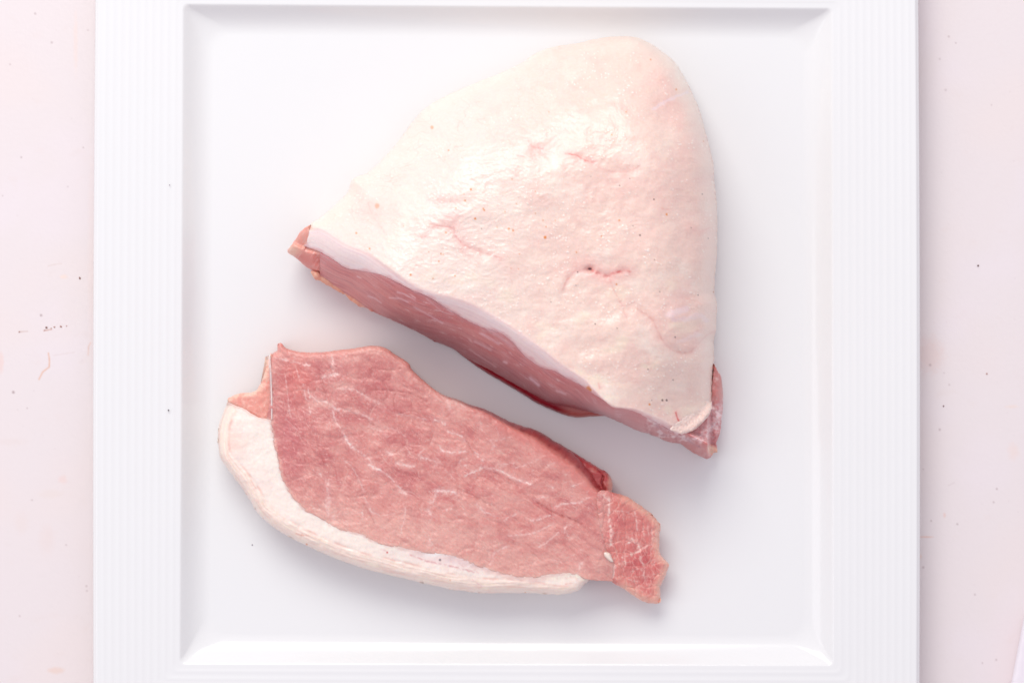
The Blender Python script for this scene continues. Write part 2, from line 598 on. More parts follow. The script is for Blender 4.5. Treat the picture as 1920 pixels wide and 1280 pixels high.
# ------------------------------------------------------------------ square plate
def plate():
    root = thing('square_plate', 'large square white porcelain plate with ribbed rim carrying the raw pork', 'plate')
    # inner edge of the rim and outer edge, as measured in the plane of the rim
    inn = np.array([(347, 12), (1557, 20), (1559, 1243), (341, 1240)], float)
    out = np.array([(182, -149), (1719, -147), (1722, 1402), (177, 1400)], float)
    # make the sides bow a hair, as fired porcelain does
    def ring(c, r, bow, n=170, nc=26):
        pts = []
        cx, cy = c.mean(0)
        for s in range(4):
            a, b = c[s], c[(s + 1) % 4]
            d = (b - a) / np.linalg.norm(b - a)
            nrm = np.array([d[1], -d[0]])
            for t in np.linspace(0, 1, n, endpoint=False):
                p = a + d * r + (b - a - 2 * d * r) * t
                p = p + nrm * bow * (4 * t * (1 - t))
                pts.append(p)
            e = c[(s + 2) % 4]
            d2 = (e - b) / np.linalg.norm(e - b)
            cc = b - d * r + d2 * r
            for t in np.linspace(0, 1, nc, endpoint=False):
                a2 = t * math.pi / 2
                pts.append(cc - d2 * r * math.cos(a2) + d * r * math.sin(a2))
        return np.array(pts)

    RI = ring(inn, 10, 0.0)
    RO = ring(out, 14, 3.0)

    # rim surface: parameter q from the inner edge (0) to the outer edge (1)
    def rimz(q):
        w = 165.0
        d = q * w
        z = RIMZ + 0.0012 * q
        gr = 0.000085 * (0.5 + 0.5 * np.cos((d - 18) / 14.4 * 2 * math.pi)) ** 1.3
        env = sstep(9, 16, d) * (1 - sstep(148, 154, d))
        z = z + gr * env
        z = z - 0.0010 * sstep(158, 165, d) ** 2
        return z
    qs = np.concatenate([np.linspace(0.035, 1, 230)])
    rings = []
    for q in qs:
        P = RI * (1 - q) + RO * q
        rings.append(world_xyz(P[:, 0], P[:, 1], np.full(len(P), float(rimz(np.array(q))))))
    # outer lip and underside
    for (o, z) in [(1.2, RIMZ - 0.0006), (1.8, RIMZ - 0.0022), (1.0, RIMZ - 0.0040), (-4, RIMZ - .0052), (-60, RIMZ - .0068),
                   (-130, RIMZ - .010), (-170, RIMZ - .017), (-190, RIMZ - .0215), (-230, RIMZ - 0.0225)]:
        c2 = out.mean(0)
        P = RO + np.sign(RO - c2) * o if o > -5 else c2 + (RO - c2) * (1 + o / 772.0)
        rings.append(world_xyz(P[:, 0], P[:, 1], np.full(len(P), z)))
    V = np.concatenate(rings)
    M = len(RI)

    def ringfaces(nr):
        f = []
        a = np.arange(M); b = (a + 1) % M
        for i in range(nr - 1):
            f.append(np.stack([i * M + b, i * M + a, (i + 1) * M + a, (i + 1) * M + b], 1))
        return np.concatenate(f)
    rim = new_mesh('rim', V, ringfaces(len(rings)), M_PLATE, root)
    # well: sloping wall and flat floor
    prof = [(0.035, None)]
    rings = []
    q = 0.035
    P = RI * (1 - q) + RO * q
    rings.append(world_xyz(P[:, 0], P[:, 1], np.full(len(P), float(rimz(np.array(q))))))
    cw = inn.mean(0)
    steps = []
    for k in np.linspace(0, 1, 40):
        # inward distance 0..62 px, smooth S profile from rim height to the floor
        d = -4 + 70 * k
        u = np.clip((d + 4) / 58.0, 0, 1)
        lip = np.clip((d + 4) / 10.0, 0, 1)
        zz = RIMZ * (1 - sstep(0, 1, u ** 0.62))
        steps.append((d, zz))
    for d, zz in steps:
        r = 10 + 26 * sstep(0, 40, d)
        cs = inn.copy()
        cs = cs + np.array([(1, 1), (-1, 1), (-1, -1), (1, -1)]) * d
        P = ring(cs, r, 0.0)
        rings.append(world_xyz(P[:, 0], P[:, 1], np.full(len(P), zz)))
    lastc = inn + np.array([(1, 1), (-1, 1), (-1, -1), (1, -1)]) * 66
    for s in np.linspace(0.96, 0.0, 24):
        c0 = lastc.mean(0)
        P0 = ring(lastc, 36, 0.0)
        P = c0 + (P0 - c0) * max(s, 0.001)
        rings.append(world_xyz(P[:, 0], P[:, 1], np.full(len(P), -0.0001 * (1 - s))))
    V = np.concatenate(rings)
    f = ringfaces(len(rings))[:, ::-1]
    new_mesh('well', V, f, M_PLATE, root)


plate()

# grey specks of grit on the glaze
crumb(316, 769, 1.5, 1.6, 0, 'dark grey speck on the ribbed left rim of the plate, beside the slice', (95, 80, 90), RIMZ + .0008, 21)
crumb(473, 1021, 1.2, 1.3, 0, 'small grey speck in the plate well, lower left of the slice', (140, 130, 140), 0.0, 22)
crumb(318, 347, 1.1, 1.3, 0, 'faint grey speck on the upper part of the left plate rim', (150, 140, 150), RIMZ + .0008, 23)

# ------------------------------------------------------------------ pork roast
CAP = [(581, 431), (585, 418), (600, 410), (638, 376), (652, 361), (657, 349), (661, 338), (672, 331), (690, 325), (712, 305), (740, 275), (778, 225),
       (792, 209), (825, 187), (875, 164), (940, 138), (980, 119), (1000, 104), (1035, 90), (1080, 83), (1120, 74),
       (1150, 70), (1185, 70), (1205, 76), (1230, 90), (1262, 115), (1276, 135), (1290, 160), (1298, 178), (1310, 205),
       (1321, 245), (1330, 280), (1337, 310), (1338, 340), (1342, 370), (1344, 420), (1343, 480), (1340, 510),
       (1338, 548), (1343, 566), (1342, 600), (1341, 620), (1337, 640), (1338, 680), (1335, 710), (1333, 750)]
CREASE = [(583, 432), (600, 428), (620, 438), (650, 457), (685, 472), (717, 494), (745, 514), (775, 533), (807, 546),
          (850, 557), (890, 571), (925, 590), (962, 613), (1000, 640), (1022, 656), (1052, 681), (1095, 709),
          (1115, 730), (1147, 760), (1190, 766), (1215, 776), (1240, 786), (1262, 797), (1285, 806)]
FATB = [(574, 458), (571, 461), (597, 471), (625, 487), (650, 503), (675, 507), (712, 515), (740, 527), (775, 545),
        (800, 555), (837, 577), (875, 600), (900, 612), (937, 624), (960, 640), (985, 668), (1015, 688), (1040, 695),
        (1060, 707), (1090, 722), (1110, 736), (1135, 752), (1148, 763), (1165, 765), (1190, 771), (1215, 783), (1240, 796),
        (1255, 804), (1268, 810), (1285, 811)]
BASE = [(566, 490), (585, 503), (600, 520), (625, 537), (650, 553), (675, 570), (700, 583), (725, 595), (750, 606), (787, 624),
        (812, 637), (850, 653), (877, 671), (920, 694), (970, 722), (1007, 742), (1032, 754), (1070, 763),
        (1100, 770), (1137, 780), (1170, 794), (1195, 806), (1227, 816), (1252, 827), (1277, 832), (1302, 849),
        (1325, 860)]
DT = np.array([745., 360.]); DT /= np.linalg.norm(DT)
DN = np.array([-DT[1], DT[0]])
ORG = np.array([585., 440.])


def tn(x, y):
    return (x - ORG[0]) * DT[0] + (y - ORG[1]) * DT[1], (x - ORG[0]) * DN[0] + (y - ORG[1]) * DN[1]


def curve_n(pts):
    p = catmull(pts, False, 5)
    t, n = tn(p[:, 0], p[:, 1])
    o = np.argsort(t)
    return t[o], n[o]


tC, nC = curve_n(CREASE); tF, nF = curve_n(FATB); tB, nB = curve_n(BASE)
SIL = catmull(CAP, False, 4)
SIL_LEFT = SIL[:80]


def cap_raw(x, y):
    """smooth crown of the roast (metres) before fine relief"""
    d, qx, qy = seg_dist(x, y, SIL[::2])
    # radius of the shoulder: broad on the upper left, tight on the right
    wr = sstep(1150, 1330, qx)
    R = 210 * (1 - wr) + 115 * wr
    u = np.clip(d / R, 0, 1)
    f = np.sqrt(np.clip(1 - (1 - u) ** 2.2, 0, 1))
    left = 1 - sstep(560, 760, x)
    lr = sstep(1130, 1330, x) * sstep(640, 800, y)
    zl = 0.007 + 0.016 * left + 0.010 * lr
    top = 0.050 - 0.010 * left - 0.020 * lr
    top = top - 0.010 * (1 - sstep(60, 330, y))
    return zl + (top - zl) * f


def _blur(a, s):
    r_ = int(3 * s)
    k = np.exp(-0.5 * (np.arange(-r_, r_ + 1) / s) ** 2); k /= k.sum()
    a = np.apply_along_axis(lambda v: np.convolve(np.pad(v, r_, mode='edge'), k, mode='valid'), 0, a)
    return np.apply_along_axis(lambda v: np.convolve(np.pad(v, r_, mode='edge'), k, mode='valid'), 1, a)


_gx = np.arange(480, 1420, 6.0); _gy = np.arange(20, 920, 6.0)
_GX, _GY = np.meshgrid(_gx, _gy)
_raw = cap_raw(_GX, _GY)
_din = inside(_GX, _GY, SIL).astype(float)
_capg = _blur(_raw, 5.5)


def _bil(g, x, y):
    fx = np.clip((x - _gx[0]) / 6.0, 0, len(_gx) - 1.001); fy = np.clip((y - _gy[0]) / 6.0, 0, len(_gy) - 1.001)
    ix = fx.astype(int); iy = fy.astype(int); fx = fx - ix; fy = fy - iy
    fx = fx * fx * (3 - 2 * fx) * 0.0 + fx; fy = fy + 0
    return (g[iy, ix] * (1 - fx) + g[iy, ix + 1] * fx) * (1 - fy) + (g[iy + 1, ix] * (1 - fx) + g[iy + 1, ix + 1] * fx) * fy


def cap_z(x, y):
    d, _, _ = seg_dist(x, y, SIL[::2])
    w = sstep(10, 75, d)
    return cap_raw(x, y) * (1 - w) + _bil(_capg, x, y) * w


# crease heights along t
_cp = catmull(CREASE, False, 5)
_ct, _cn = tn(_cp[:, 0], _cp[:, 1])
_o = np.argsort(_ct)
_cz = cap_z(_cp[:, 0], _cp[:, 1])[_o]
tCz = _ct[_o]
_k = np.ones(9) / 9
_cz = np.convolve(np.pad(_cz, 4, mode='edge'), _k, mode='valid')


def zC(t):
    return np.interp(t, tCz, _cz)


def zB(t):
    return np.interp(t, [-30, 30, 120, 260, 420, 600, 700, 850], [.017, .016, .010, .006, .005, .0055, .008, .004])


def face_v(x, y):
    t, n = tn(x, y)
    c = np.interp(t, tC, nC); b = np.interp(t, tB, nB)
    return t, n, (n - c) / np.maximum(b - c, 6.0), n - c


def fat_relief(x, y):
    xw = x + 14 * fbm(x / 60, y / 60, 2, 40); yw = y + 14 * fbm(x / 60, y / 60, 2, 50)
    big = fbm(x / 120, y / 110, 3, 21) * 0.0011
    wr = ridged(xw / 34, yw / 17, 4, 61, 0.6)
    glob = fbm(xw / 13, yw / 11, 3, 77)
    leftw = 1 - sstep(900, 1080, x + 0.25 * y - 110)      # the left half is finely wrinkled
    z = big + 0.00021 * (wr - 0.5) * (0.45 + 0.9 * leftw) + 0.00020 * np.clip(glob, -.3, 1) * (0.25 + 0.75 * sstep(-.1, .35, fbm(x / 55, y / 40, 2, 78)))
    # seams and hollows
    for (pl, dep, wd) in SEAMS:
        d, _, _ = seg_dist(x, y, pl)
        z = z - 0.42 * dep * np.exp(-(d / (wd * 1.3)) ** 2)
    for (cx, cy, rx, ry, dz) in BUMPS:
        z = z + dz * np.exp(-(((x - cx) / rx) ** 2 + ((y - cy) / ry) ** 2))
    z = z + .00007 * fbm(x / 5, y / 4.4, 2, 95) * (.4 + sstep(-.2, .3, fbm(x / 45, y / 45, 2, 96)))
    cid, f1, f21 = voronoi(x / 6.5 + fbm(x / 20, y / 20, 2, 3), y / 6.5, 5)
    z = z + .00022 * (1 - sstep(0.05, 0.38, f1)) * (cid > 0.68) * sstep(-0.1, 0.3, fbm(x / 60, y / 60, 2, 19))
    z = z + .00035 * fbm(x / 28, y / 24, 2, 92) * (1 - leftw * .6)
    return z


SEAMS = [([(1060, 545), (1068, 520), (1085, 508), (1106, 504), (1125, 512), (1140, 516)], .0006, 5),
         ([(1125, 512), (1138, 516), (1150, 510), (1170, 508)], .0008, 5),
         ([(1142, 520), (1150, 545), (1168, 572), (1175, 595)], .0005, 5),
         ([(1186, 570), (1210, 590), (1225, 605), (1233, 622), (1245, 640), (1262, 655), (1285, 663), (1303, 658),
           (1322, 640), (1336, 628)], .0013, 6),
         ([(833, 428), (845, 425), (860, 450), (870, 460), (905, 475)], .0006, 5),
         ([(790, 445), (815, 425), (833, 424)], .0005, 5),
         ([(1083, 293), (1098, 300), (1112, 305)], .0005, 4),
         ([(1148, 322), (1170, 322), (1195, 315)], .0005, 5),
         ([(1005, 278), (1018, 282), (1030, 270), (1050, 255)], .0004, 5)]
BUMPS = [(1280, 610, 34, 38, .0012), (1262, 590, 12, 10, .0008), (1305, 612, 14, 12, -.0009), (1106, 505, 8, 6, -.0018),
         (1240, 210, 45, 30, -.0015), (1120, 675, 40, 16, .0008), (1330, 560, 20, 50, .0008), (835, 380, 35, 10, -.0008),
         (1200, 480, 90, 50, .0012), (1015, 285, 25, 20, -.0010), (1150, 620, 60, 30, .0010), (700, 380, 30, 20, .0008)]


def body_z(x, y):
    t, n, v, dn = face_v(x, y)
    cap = cap_z(x, y)
    c = zC(t)
    v1 = np.clip(v, 0, 1.15)
    fz = c + (zB(t) - c) * (v1 ** 1.55)
    # soften the crease a little
    w = sstep(-3.5, 3.5, dn)
    return cap * (1 - w) + np.minimum(fz, cap + 0.002) * w, t, v, dn


FATPOLY = np.concatenate([catmull(CAP, False, 4), catmull([(1333, 750), (1331, 772), (1318, 790), (1300, 806), (1285, 811)], False, 4)[1:],
                          catmull(FATB[::-1], False, 4)[1:]])
FATPOLY = rough(FATPOLY, 1.3, 0.09, 5)


def fat_z(x, y):
    z, t, v, dn = body_z(x, y)
    relief = fat_relief(x, y)
    face = sstep(-4, 6, dn)
    stri = fbm(t / 90, dn / 3.0, 3, 91) * 0.00022
    z = z + relief * (1 - face) + stri * face
    # keep the rolled edge of the cut proud of the lean
    d = np.abs(tn(x, y)[1] - np.interp(t, tF, nF))
    return z + 0.0006 * face * (1 - sstep(0, 9, d)) * 0


ORANGE = [(810, 239, 3.2, .55), (883, 355, 1.9, .95), (872, 376, 1.7, .8), (870, 364, 1.5, .5), (855, 390, 1.3, .7),
          (891, 410, 2.2, .9), (906, 391, 1.6, .8), (908, 394, 1.8, .85), (947, 397, 1.3, .6), (668, 437, 2, .7),
          (693, 466, 2, .6), (770, 515, 2.1, .85), (823, 490, 1.7, .8), (827, 476, 1.8, .7), (812, 522, 1.5, .6),
          (853, 517, 1.7, .7), (836, 436, 2.1, .7), (804, 472, 1.3, .6), (831, 477, 1.3, .6), (954, 429, 2.4, .7),
          (962, 432, 2, .8), (932, 426, 1.5, .5), (1022, 445, 2.8, 1.0), (1024, 425, 1.5, .6), (1018, 413, 1.7, .5),
          (1041, 413, 1.5, .5), (968, 382, 1.5, .5), (1004, 400, 1.4, .6), (1161, 413, 2, .75), (1250, 402, 2.2, .9),
          (1128, 443, 1.6, .7), (1081, 473, 1.6, .7), (1147, 253, 1.9, .7), (1174, 210, 1.6, .6), (1220, 112, 1.7, .7),
          (1268, 168, 1.9, .7), (1156, 533, 1.9, .8), (1218, 758, 2, .9), (1103, 728, 4.5, .8), (1107, 731, 2.6, .9),
          (707, 386, 4.5, .45), (1029, 210, 1.5, .4), (1319, 265, 1.6, .5), (1004, 359, 1.3, .6), (974, 476, 1.5, .5),
          (972, 504, 1.3, .5), (958, 503, 1.2, .5), (841, 282, 1.6, .7), (960, 336, 1.5, .5), (757, 424, 1.4, .4)]
BLACK = [(1226, 374, 1.5, .9), (1200, 441, 1.7, .9), (1116, 607, 1.6, .8), (1157, 615, 1.4, .6), (1242, 750, 1.9, .95),
         (1250, 750, 1.9, .95), (1262, 712, 1.4, .8), (1215, 692, 1.6, .7), (1266, 632, 1.5, .9), (1317, 364, 1.4, .6),
         (1309, 553, 1.3, .8), (1162, 348, 1.5, .7), (1181, 335, 1.3, .6), (1187, 424, 1.3, .5), (1296, 427, 1.3, .6),
         (1328, 447, 1.3, .6), (1083, 510, 1.5, .8), (1080, 535, 1.3, .5), (1237, 547, 1.3, .6), (1033, 566, 1.3, .5),
         (903, 429, 1.2, .5), (1222, 750, 1.2, .5), (1227, 487, 1.4, .5), (1108, 331, 1.3, .4)]
BLUSH = [(845, 410, 34, 26, .40), (870, 450, 22, 22, .3), (833, 378, 40, 13, .42), (700, 395, 40, 28, .22),
         (1015, 285, 32, 28, .38), (1110, 500, 60, 26, .42), (1140, 520, 28, 16, .35), (1255, 205, 36, 40, .40),
         (1240, 150, 30, 30, .22), (1260, 600, 60, 50, .33), (1170, 330, 80, 40, .2), (1100, 360, 55, 35, .22),
         (1260, 350, 60, 60, .28), (1290, 270, 30, 50, .25), (1300, 440, 40, 60, .2), (1190, 400, 60, 60, .18),
         (950, 255, 50, 30, .14), (960, 500, 50, 30, .15), (670, 355, 18, 22, .28), (1050, 460, 60, 50, .16),
         (1270, 560, 30, 30, .25), (1150, 690, 80, 30, .14), (880, 560, 60, 12, .18), (1220, 440, 50, 40, .12)]
FATVEINS = [([(790, 446), (805, 438), (815, 424), (833, 424), (848, 427)], 1.6, .8, (222, 150, 145)),
            ([(850, 425), (853, 440), (862, 452), (868, 458), (885, 466), (915, 476), (940, 484)], 1.8, .75, (220, 145, 140)),
            ([(868, 458), (866, 470), (880, 480)], 1.2, .5, (225, 160, 150)),
            ([(770, 410), (800, 414), (815, 424)], 1.0, .35, (232, 180, 170)),
            ([(830, 400), (842, 408), (850, 414), (858, 400)], 1.4, .4, (228, 165, 160)),
            ([(990, 262), (998, 274), (1014, 279), (1019, 278)], 1.8, .7, (225, 140, 135)),
            ([(1014, 279), (1030, 272), (1042, 256), (1056, 246)], 1.2, .4, (230, 175, 168)),
            ([(1014, 279), (1004, 290), (985, 294), (970, 292)], 1.1, .35, (232, 180, 170)),
            ([(1020, 284), (1026, 300), (1016, 312)], 1.1, .35, (230, 175, 168)),
            ([(1060, 288), (1080, 291), (1090, 297), (1100, 301), (1112, 305)], 1.7, .9, (222, 120, 112)),
            ([(1112, 305), (1124, 315), (1148, 322), (1165, 323), (1185, 319), (1197, 312)], 1.4, .5, (226, 165, 155)),
            ([(1055, 545), (1060, 530), (1070, 516), (1082, 507), (1106, 504), (1112, 504)], 1.8, .6, (214, 125, 120)),
            ([(1106, 504), (1120, 511), (1130, 515), (1140, 517), (1150, 512), (1168, 508), (1180, 508)], 3.0, .84, (214, 105, 100)),
            ([(1140, 518), (1146, 530), (1151, 545), (1165, 570), (1171, 585), (1176, 600)], 1.6, .6, (218, 150, 140)),
            ([(1195, 580), (1215, 592), (1225, 602), (1232, 618), (1238, 630), (1248, 645), (1262, 656), (1280, 662),
              (1296, 658)], 2.2, .65, (216, 150, 138)),
            ([(1340, 620), (1326, 628), (1308, 645), (1296, 658)], 1.4, .45, (222, 160, 150)),
            ([(1308, 620), (1300, 632), (1290, 636)], 2, .45, (215, 155, 150)),
            ([(1268, 773), (1270, 784), (1275, 792)], 1.4, .84, (215, 80, 76)),
            ([(1122, 718), (1125, 728)], 1.6, .6, (232, 130, 110)),
            ([(1300, 430), (1312, 434), (1330, 428)], 1.2, .45, (222, 160, 150)),
            ([(1240, 390), (1252, 393)], 1.4, .6, (222, 140, 115)),
            ([(1280, 558), (1300, 562), (1315, 570)], 1.2, .4, (225, 160, 140)),
            ([(1225, 192), (1240, 190), (1250, 186)], 3.0, .35, (225, 165, 158)),
            ([(725, 440), (700, 405), (690, 380)], 1.2, .35, (230, 175, 168)),
            ([(1193, 680), (1210, 660), (1220, 690)], 1.0, .2, (225, 170, 160)),
            ([(1120, 255), (1146, 262), (1150, 240), (1156, 225)], 1.1, .25, (232, 185, 175))]
WHITEV = [([(1225, 205), (1240, 194), (1260, 184), (1290, 172)], 3.5, .4, (238, 226, 234)),
          ([(1255, 590), (1270, 585), (1285, 578)], 7, .4, (238, 222, 230)),
          ([(1262, 598), (1285, 600), (1310, 590), (1325, 600)], 5, .35, (236, 220, 228)),
          ([(1270, 640), (1290, 636), (1310, 625)], 4, .3, (240, 226, 228))]


def fat_col(x, y, z):
    n = len(x)
    t, nn, v, dn = face_v(x, y)
    c = const((241, 223, 213), n)
    xr = sstep(850, 1200, x + 0.15 * y)
    c = mixc(c, s2l((239, 211, 198)), 0.9 * xr)
    c = mixc(c, s2l((244, 230, 218)), sstep(0.0, 0.5, fbm(x / 90, y / 80, 3, 12)) * 0.6)
    c = mixc(c, s2l((238, 200, 190)), sstep(0.05, 0.5, fbm(x / 55, y / 45, 4, 33)) * 0.40 * (0.5 + 0.6 * xr))
    wob = 0.5 * fbm(x / 16, y / 16, 3, 71)
    for (cx, cy, rx, ry, f) in BLUSH:
        d = np.sqrt(((x - cx) / rx) ** 2 + ((y - cy) / ry) ** 2) + wob
        c = mixc(c, s2l((234, 182, 176)), f * .85 * (1 - sstep(0.15, 1.35, d)))
    # wrinkle lines: fine branching pinkish creases
    xw = x + 14 * fbm(x / 60, y / 60, 2, 40); yw = y + 14 * fbm(x / 60, y / 60, 2, 50)
    wl = 1 - sstep(0.0, 0.09, np.abs(perlin(xw / 30, yw / 14, 61)))
    wl2 = 1 - sstep(0.0, 0.10, np.abs(perlin(xw / 15 + 3, yw / 9, 66)))
    amp = sstep(-0.25, 0.35, fbm(x / 50, y / 50, 2, 88))
    c = mixc(c, s2l((232, 190, 178)), (0.40 * wl + 0.25 * wl2) * amp * (1 - 0.55 * xr))
    # little pale granules, whitened to paint in small wet glints
    cid, f1, f21 = voronoi(x / 6.5 + fbm(x / 20, y / 20, 2, 3), y / 6.5, 5)
    g = (1 - sstep(0.10, 0.32, f1)) * (cid > 0.72) * sstep(-0.1, 0.3, fbm(x / 60, y / 60, 2, 19))
    c = mixc(c, s2l((252, 242, 232)), g * 0.75)
    c = mixc(c, s2l((238, 205, 188)), 0.35 * sstep(0.1, 0.5, fbm(x / 7, y / 7, 2, 23)) * xr)
    # cream border where the fat turns over the outer edge
    de, ex, ey = seg_dist(x, y, SIL[::2])
    c = mixc(c, s2l((243, 226, 211)), 0.6 * (1 - sstep(4, 34, de)) * (1 - .75 * sstep(1290, 1330, ex)))
    c = mixc(c, s2l((246, 232, 208)), .5 * sstep(.12, .45, fbm(x / 70 + 4, y / 46, 3, 113)) * sstep(430, 620, y) * (1 - .4 * sstep(1250, 1300, x)))
    c = mixc(c, s2l((235, 190, 180)), .22 * sstep(.1, .45, fbm(x / 38, y / 30, 3, 114)) * xr)
    ww = 1 + 0.6 * fbm(x / 8, y / 8, 2, 8)
    vf = np.clip(.75 + 1.2 * fbm(x / 11, y / 11, 2, 9), .1, 1.15)
    for (pl, wd, f, col) in FATVEINS:
        f = f * (1.0 if f > .83 else .62)
        p = np.array(pl)
        m = (x > p[:, 0].min() - 25) & (x < p[:, 0].max() + 25) & (y > p[:, 1].min() - 25) & (y < p[:, 1].max() + 25)
        pc = catmull(pl, False, 4)
        d, _, _ = seg_dist(x[m] + 1.5 * fbm(x[m] / 10, y[m] / 10, 2, 3), y[m] + 1.5 * fbm(x[m] / 9, y[m] / 9, 2, 4), pc)
        cm = mixc(c[m], s2l((236, 182, 174)), 0.55 * f * np.exp(-(d / (wd * 5.5)) ** 2))
        c[m] = mixc(cm, s2l(col), f * vf[m] * np.exp(-(d / (wd * ww[m])) ** 2))
    for (pl, wd, f, col) in WHITEV:
        p = np.array(pl)
        m = (x > p[:, 0].min() - 25) & (x < p[:, 0].max() + 25) & (y > p[:, 1].min() - 25) & (y < p[:, 1].max() + 25)
        d, _, _ = seg_dist(x[m] + 6 * fbm(x[m] / 12, y[m] / 12, 2, 3), y[m] + 6 * fbm(x[m] / 12, y[m] / 12, 2, 4), pl)
        c[m] = mixc(c[m], s2l(col), f * (1 - sstep(wd * .3, wd * 1.4, d)))
    # the cut edge of the fat
    face = sstep(-5, 5, dn)
    fc = const((246, 226, 222), n)
    fc = mixc(fc, s2l((238, 212, 214)), 0.8 * sstep(-0.1, 0.5, fbm(t / 120, dn / 2.6, 3, 45)))
    fc = mixc(fc, s2l((240, 228, 230)), 0.5 * sstep(0.1, 0.5, fbm(t / 70, dn / 9, 3, 46)))
    dF = np.interp(t, tF, nF) - nn
    fc = mixc(fc, s2l((226, 170, 172)), 0.7 * (1 - sstep(0, 7, dF + 7 * fbm(x / 26, y / 14, 3, 6))))
    fc = mixc(fc, s2l((238, 196, 190)), 0.5 * (1 - sstep(0, 8, dn)))
    c = c * (1 - face[:, None]) + fc * face[:, None]
    for lst, base in ((ORANGE, (222, 132, 40)), (BLACK, (92, 60, 52))):
        for (sx, sy, r, f) in lst:
            m = (np.abs(x - sx) < 14) & (np.abs(y - sy) < 14)
            d = np.hypot(x[m] - sx, (y[m] - sy) * 0.9)
            c[m] = mixc(c[m], s2l(base), f * (1 - sstep(r * .5, r * 1.35, d)))
    m = (np.abs(x - 1106) < 10) & (np.abs(y - 504) < 10)
    d = np.hypot((x[m] - 1106) / 1.5, y[m] - 504)
    c[m] = mixc(c[m], s2l((70, 25, 50)), .9 * (1 - sstep(1.2, 3.4, d)))
    wet = 0.75 + 0.4 * fbm(x / 40, y / 40, 2, 99) - 0.3 * face
    return c, np.clip(wet, 0, 1)


def cap_side(x, y, z):
    t, n, v, dn = face_v(x, y)
    cut = sstep(2, 10, dn)                       # the cut side just tucks in behind the lean
    a = lambda o1, o2: o1 * (1 - cut) + o2 * cut
    zz = lambda k, zc: np.where(cut > .5, z - zc, z + (0.001 - z) * k)
    return [(a(.8, .0), zz(.08, .0008)), (a(1.2, -1), zz(.2, .002)), (a(0, -6), zz(.45, .005)), (a(-5, -14), zz(.7, .008)),
            (a(-12, -24), zz(.9, .010)), (a(-22, -34), zz(1.0, .012))]


roast = thing('pork_roast', 'thick triangular raw pork roast, creamy fat cap upward, on the upper right of the plate', 'meat')
region('fat_cap', FATPOLY, fat_z, fat_col, M_FAT, roast, 1.35, cap_side)

# lean body showing in the cut face
LEANPOLY = np.array(list(catmull([(600, 440), (600, 520)], False, 1)) + list(catmull(BASE[2:], False, 4)) +
                    [(1332, 857), (1338, 848), (1345, 847), (1342, 829), (1350, 812), (1352, 792), (1355, 760), (1355, 742), (1354, 722),
                     (1351, 705), (1345, 696), (1338, 681), (1330, 660), (1310, 600), (1310, 300), (1250, 160), (1160, 110),
                     (900, 200), (760, 300), (680, 380)])
LEANPOLY = rough(LEANPOLY, 1.6, 0.11, 9)


def lean_z(x, y):
    z, t, v, dn = body_z(x, y)
    nn = tn(x, y)[1]
    dF = nn - np.interp(t, tF, nF)               # >0 below the fat line
    under = 1 - sstep(-8, 1.0, dF)
    z0 = z
    z = z - 0.0003 * (1 - sstep(0, 3, dF)) - 0.006 * under
    fib = fbm(t / 70, dn / 3.6, 3, 14) * 0.00035 + fbm(t / 160, dn / 16, 2, 15) * 0.0008
    z = z + fib * (1 - under)
    # the end that sticks out past the fat at the right
    xr = sstep(1326, 1334, x)
    zr = 0.0145 - 0.0065 * sstep(720, 860, y) + 0.0012 * fbm(x / 18, y / 18, 3, 3)
    rr = np.clip((1357 - x) / 16.0, 0, 1)
    zr = 0.006 + (zr - 0.006) * np.sqrt(1 - (1 - rr) ** 2)
    z = z * (1 - xr) + np.minimum(z0 - .0012 - .001 * sstep(1333, 1339, x), zr) * xr
    br = sstep(1220, 1300, x) * sstep(770, 800, y)
    z = z + br * 0.0012 * fbm(x / 14, y / 12, 3, 8)
    return np.maximum(z, 0.0035)


LW = [([(730, 558), (752, 560), (765, 566)], 1.3, .6), ([(745, 548), (760, 552), (778, 562)], 1.3, .6),
      ([(776, 575), (800, 588), (830, 606)], 1.6, .5), ([(800, 560), (830, 585), (850, 590)], 1.4, .4),
      ([(690, 555), (705, 560), (715, 568)], 1.4, .5), ([(890, 640), (920, 655)], 2, .4),
      ([(945, 678), (950, 680)], 2.5, .6), ([(994, 708), (1003, 716), (1010, 722)], 3, .55),
      ([(1044, 732), (1060, 738)], 2.6, .5), ([(830, 570), (845, 584), (852, 582)], 2, .5),
      ([(900, 625), (920, 634), (935, 645)], 2.2, .45), ([(915, 618), (935, 630), (960, 650)], 3.5, .35),
      ([(670, 518), (676, 521)], 1.5, .6), ([(880, 655), (900, 668), (930, 688)], 1.4, .3)]


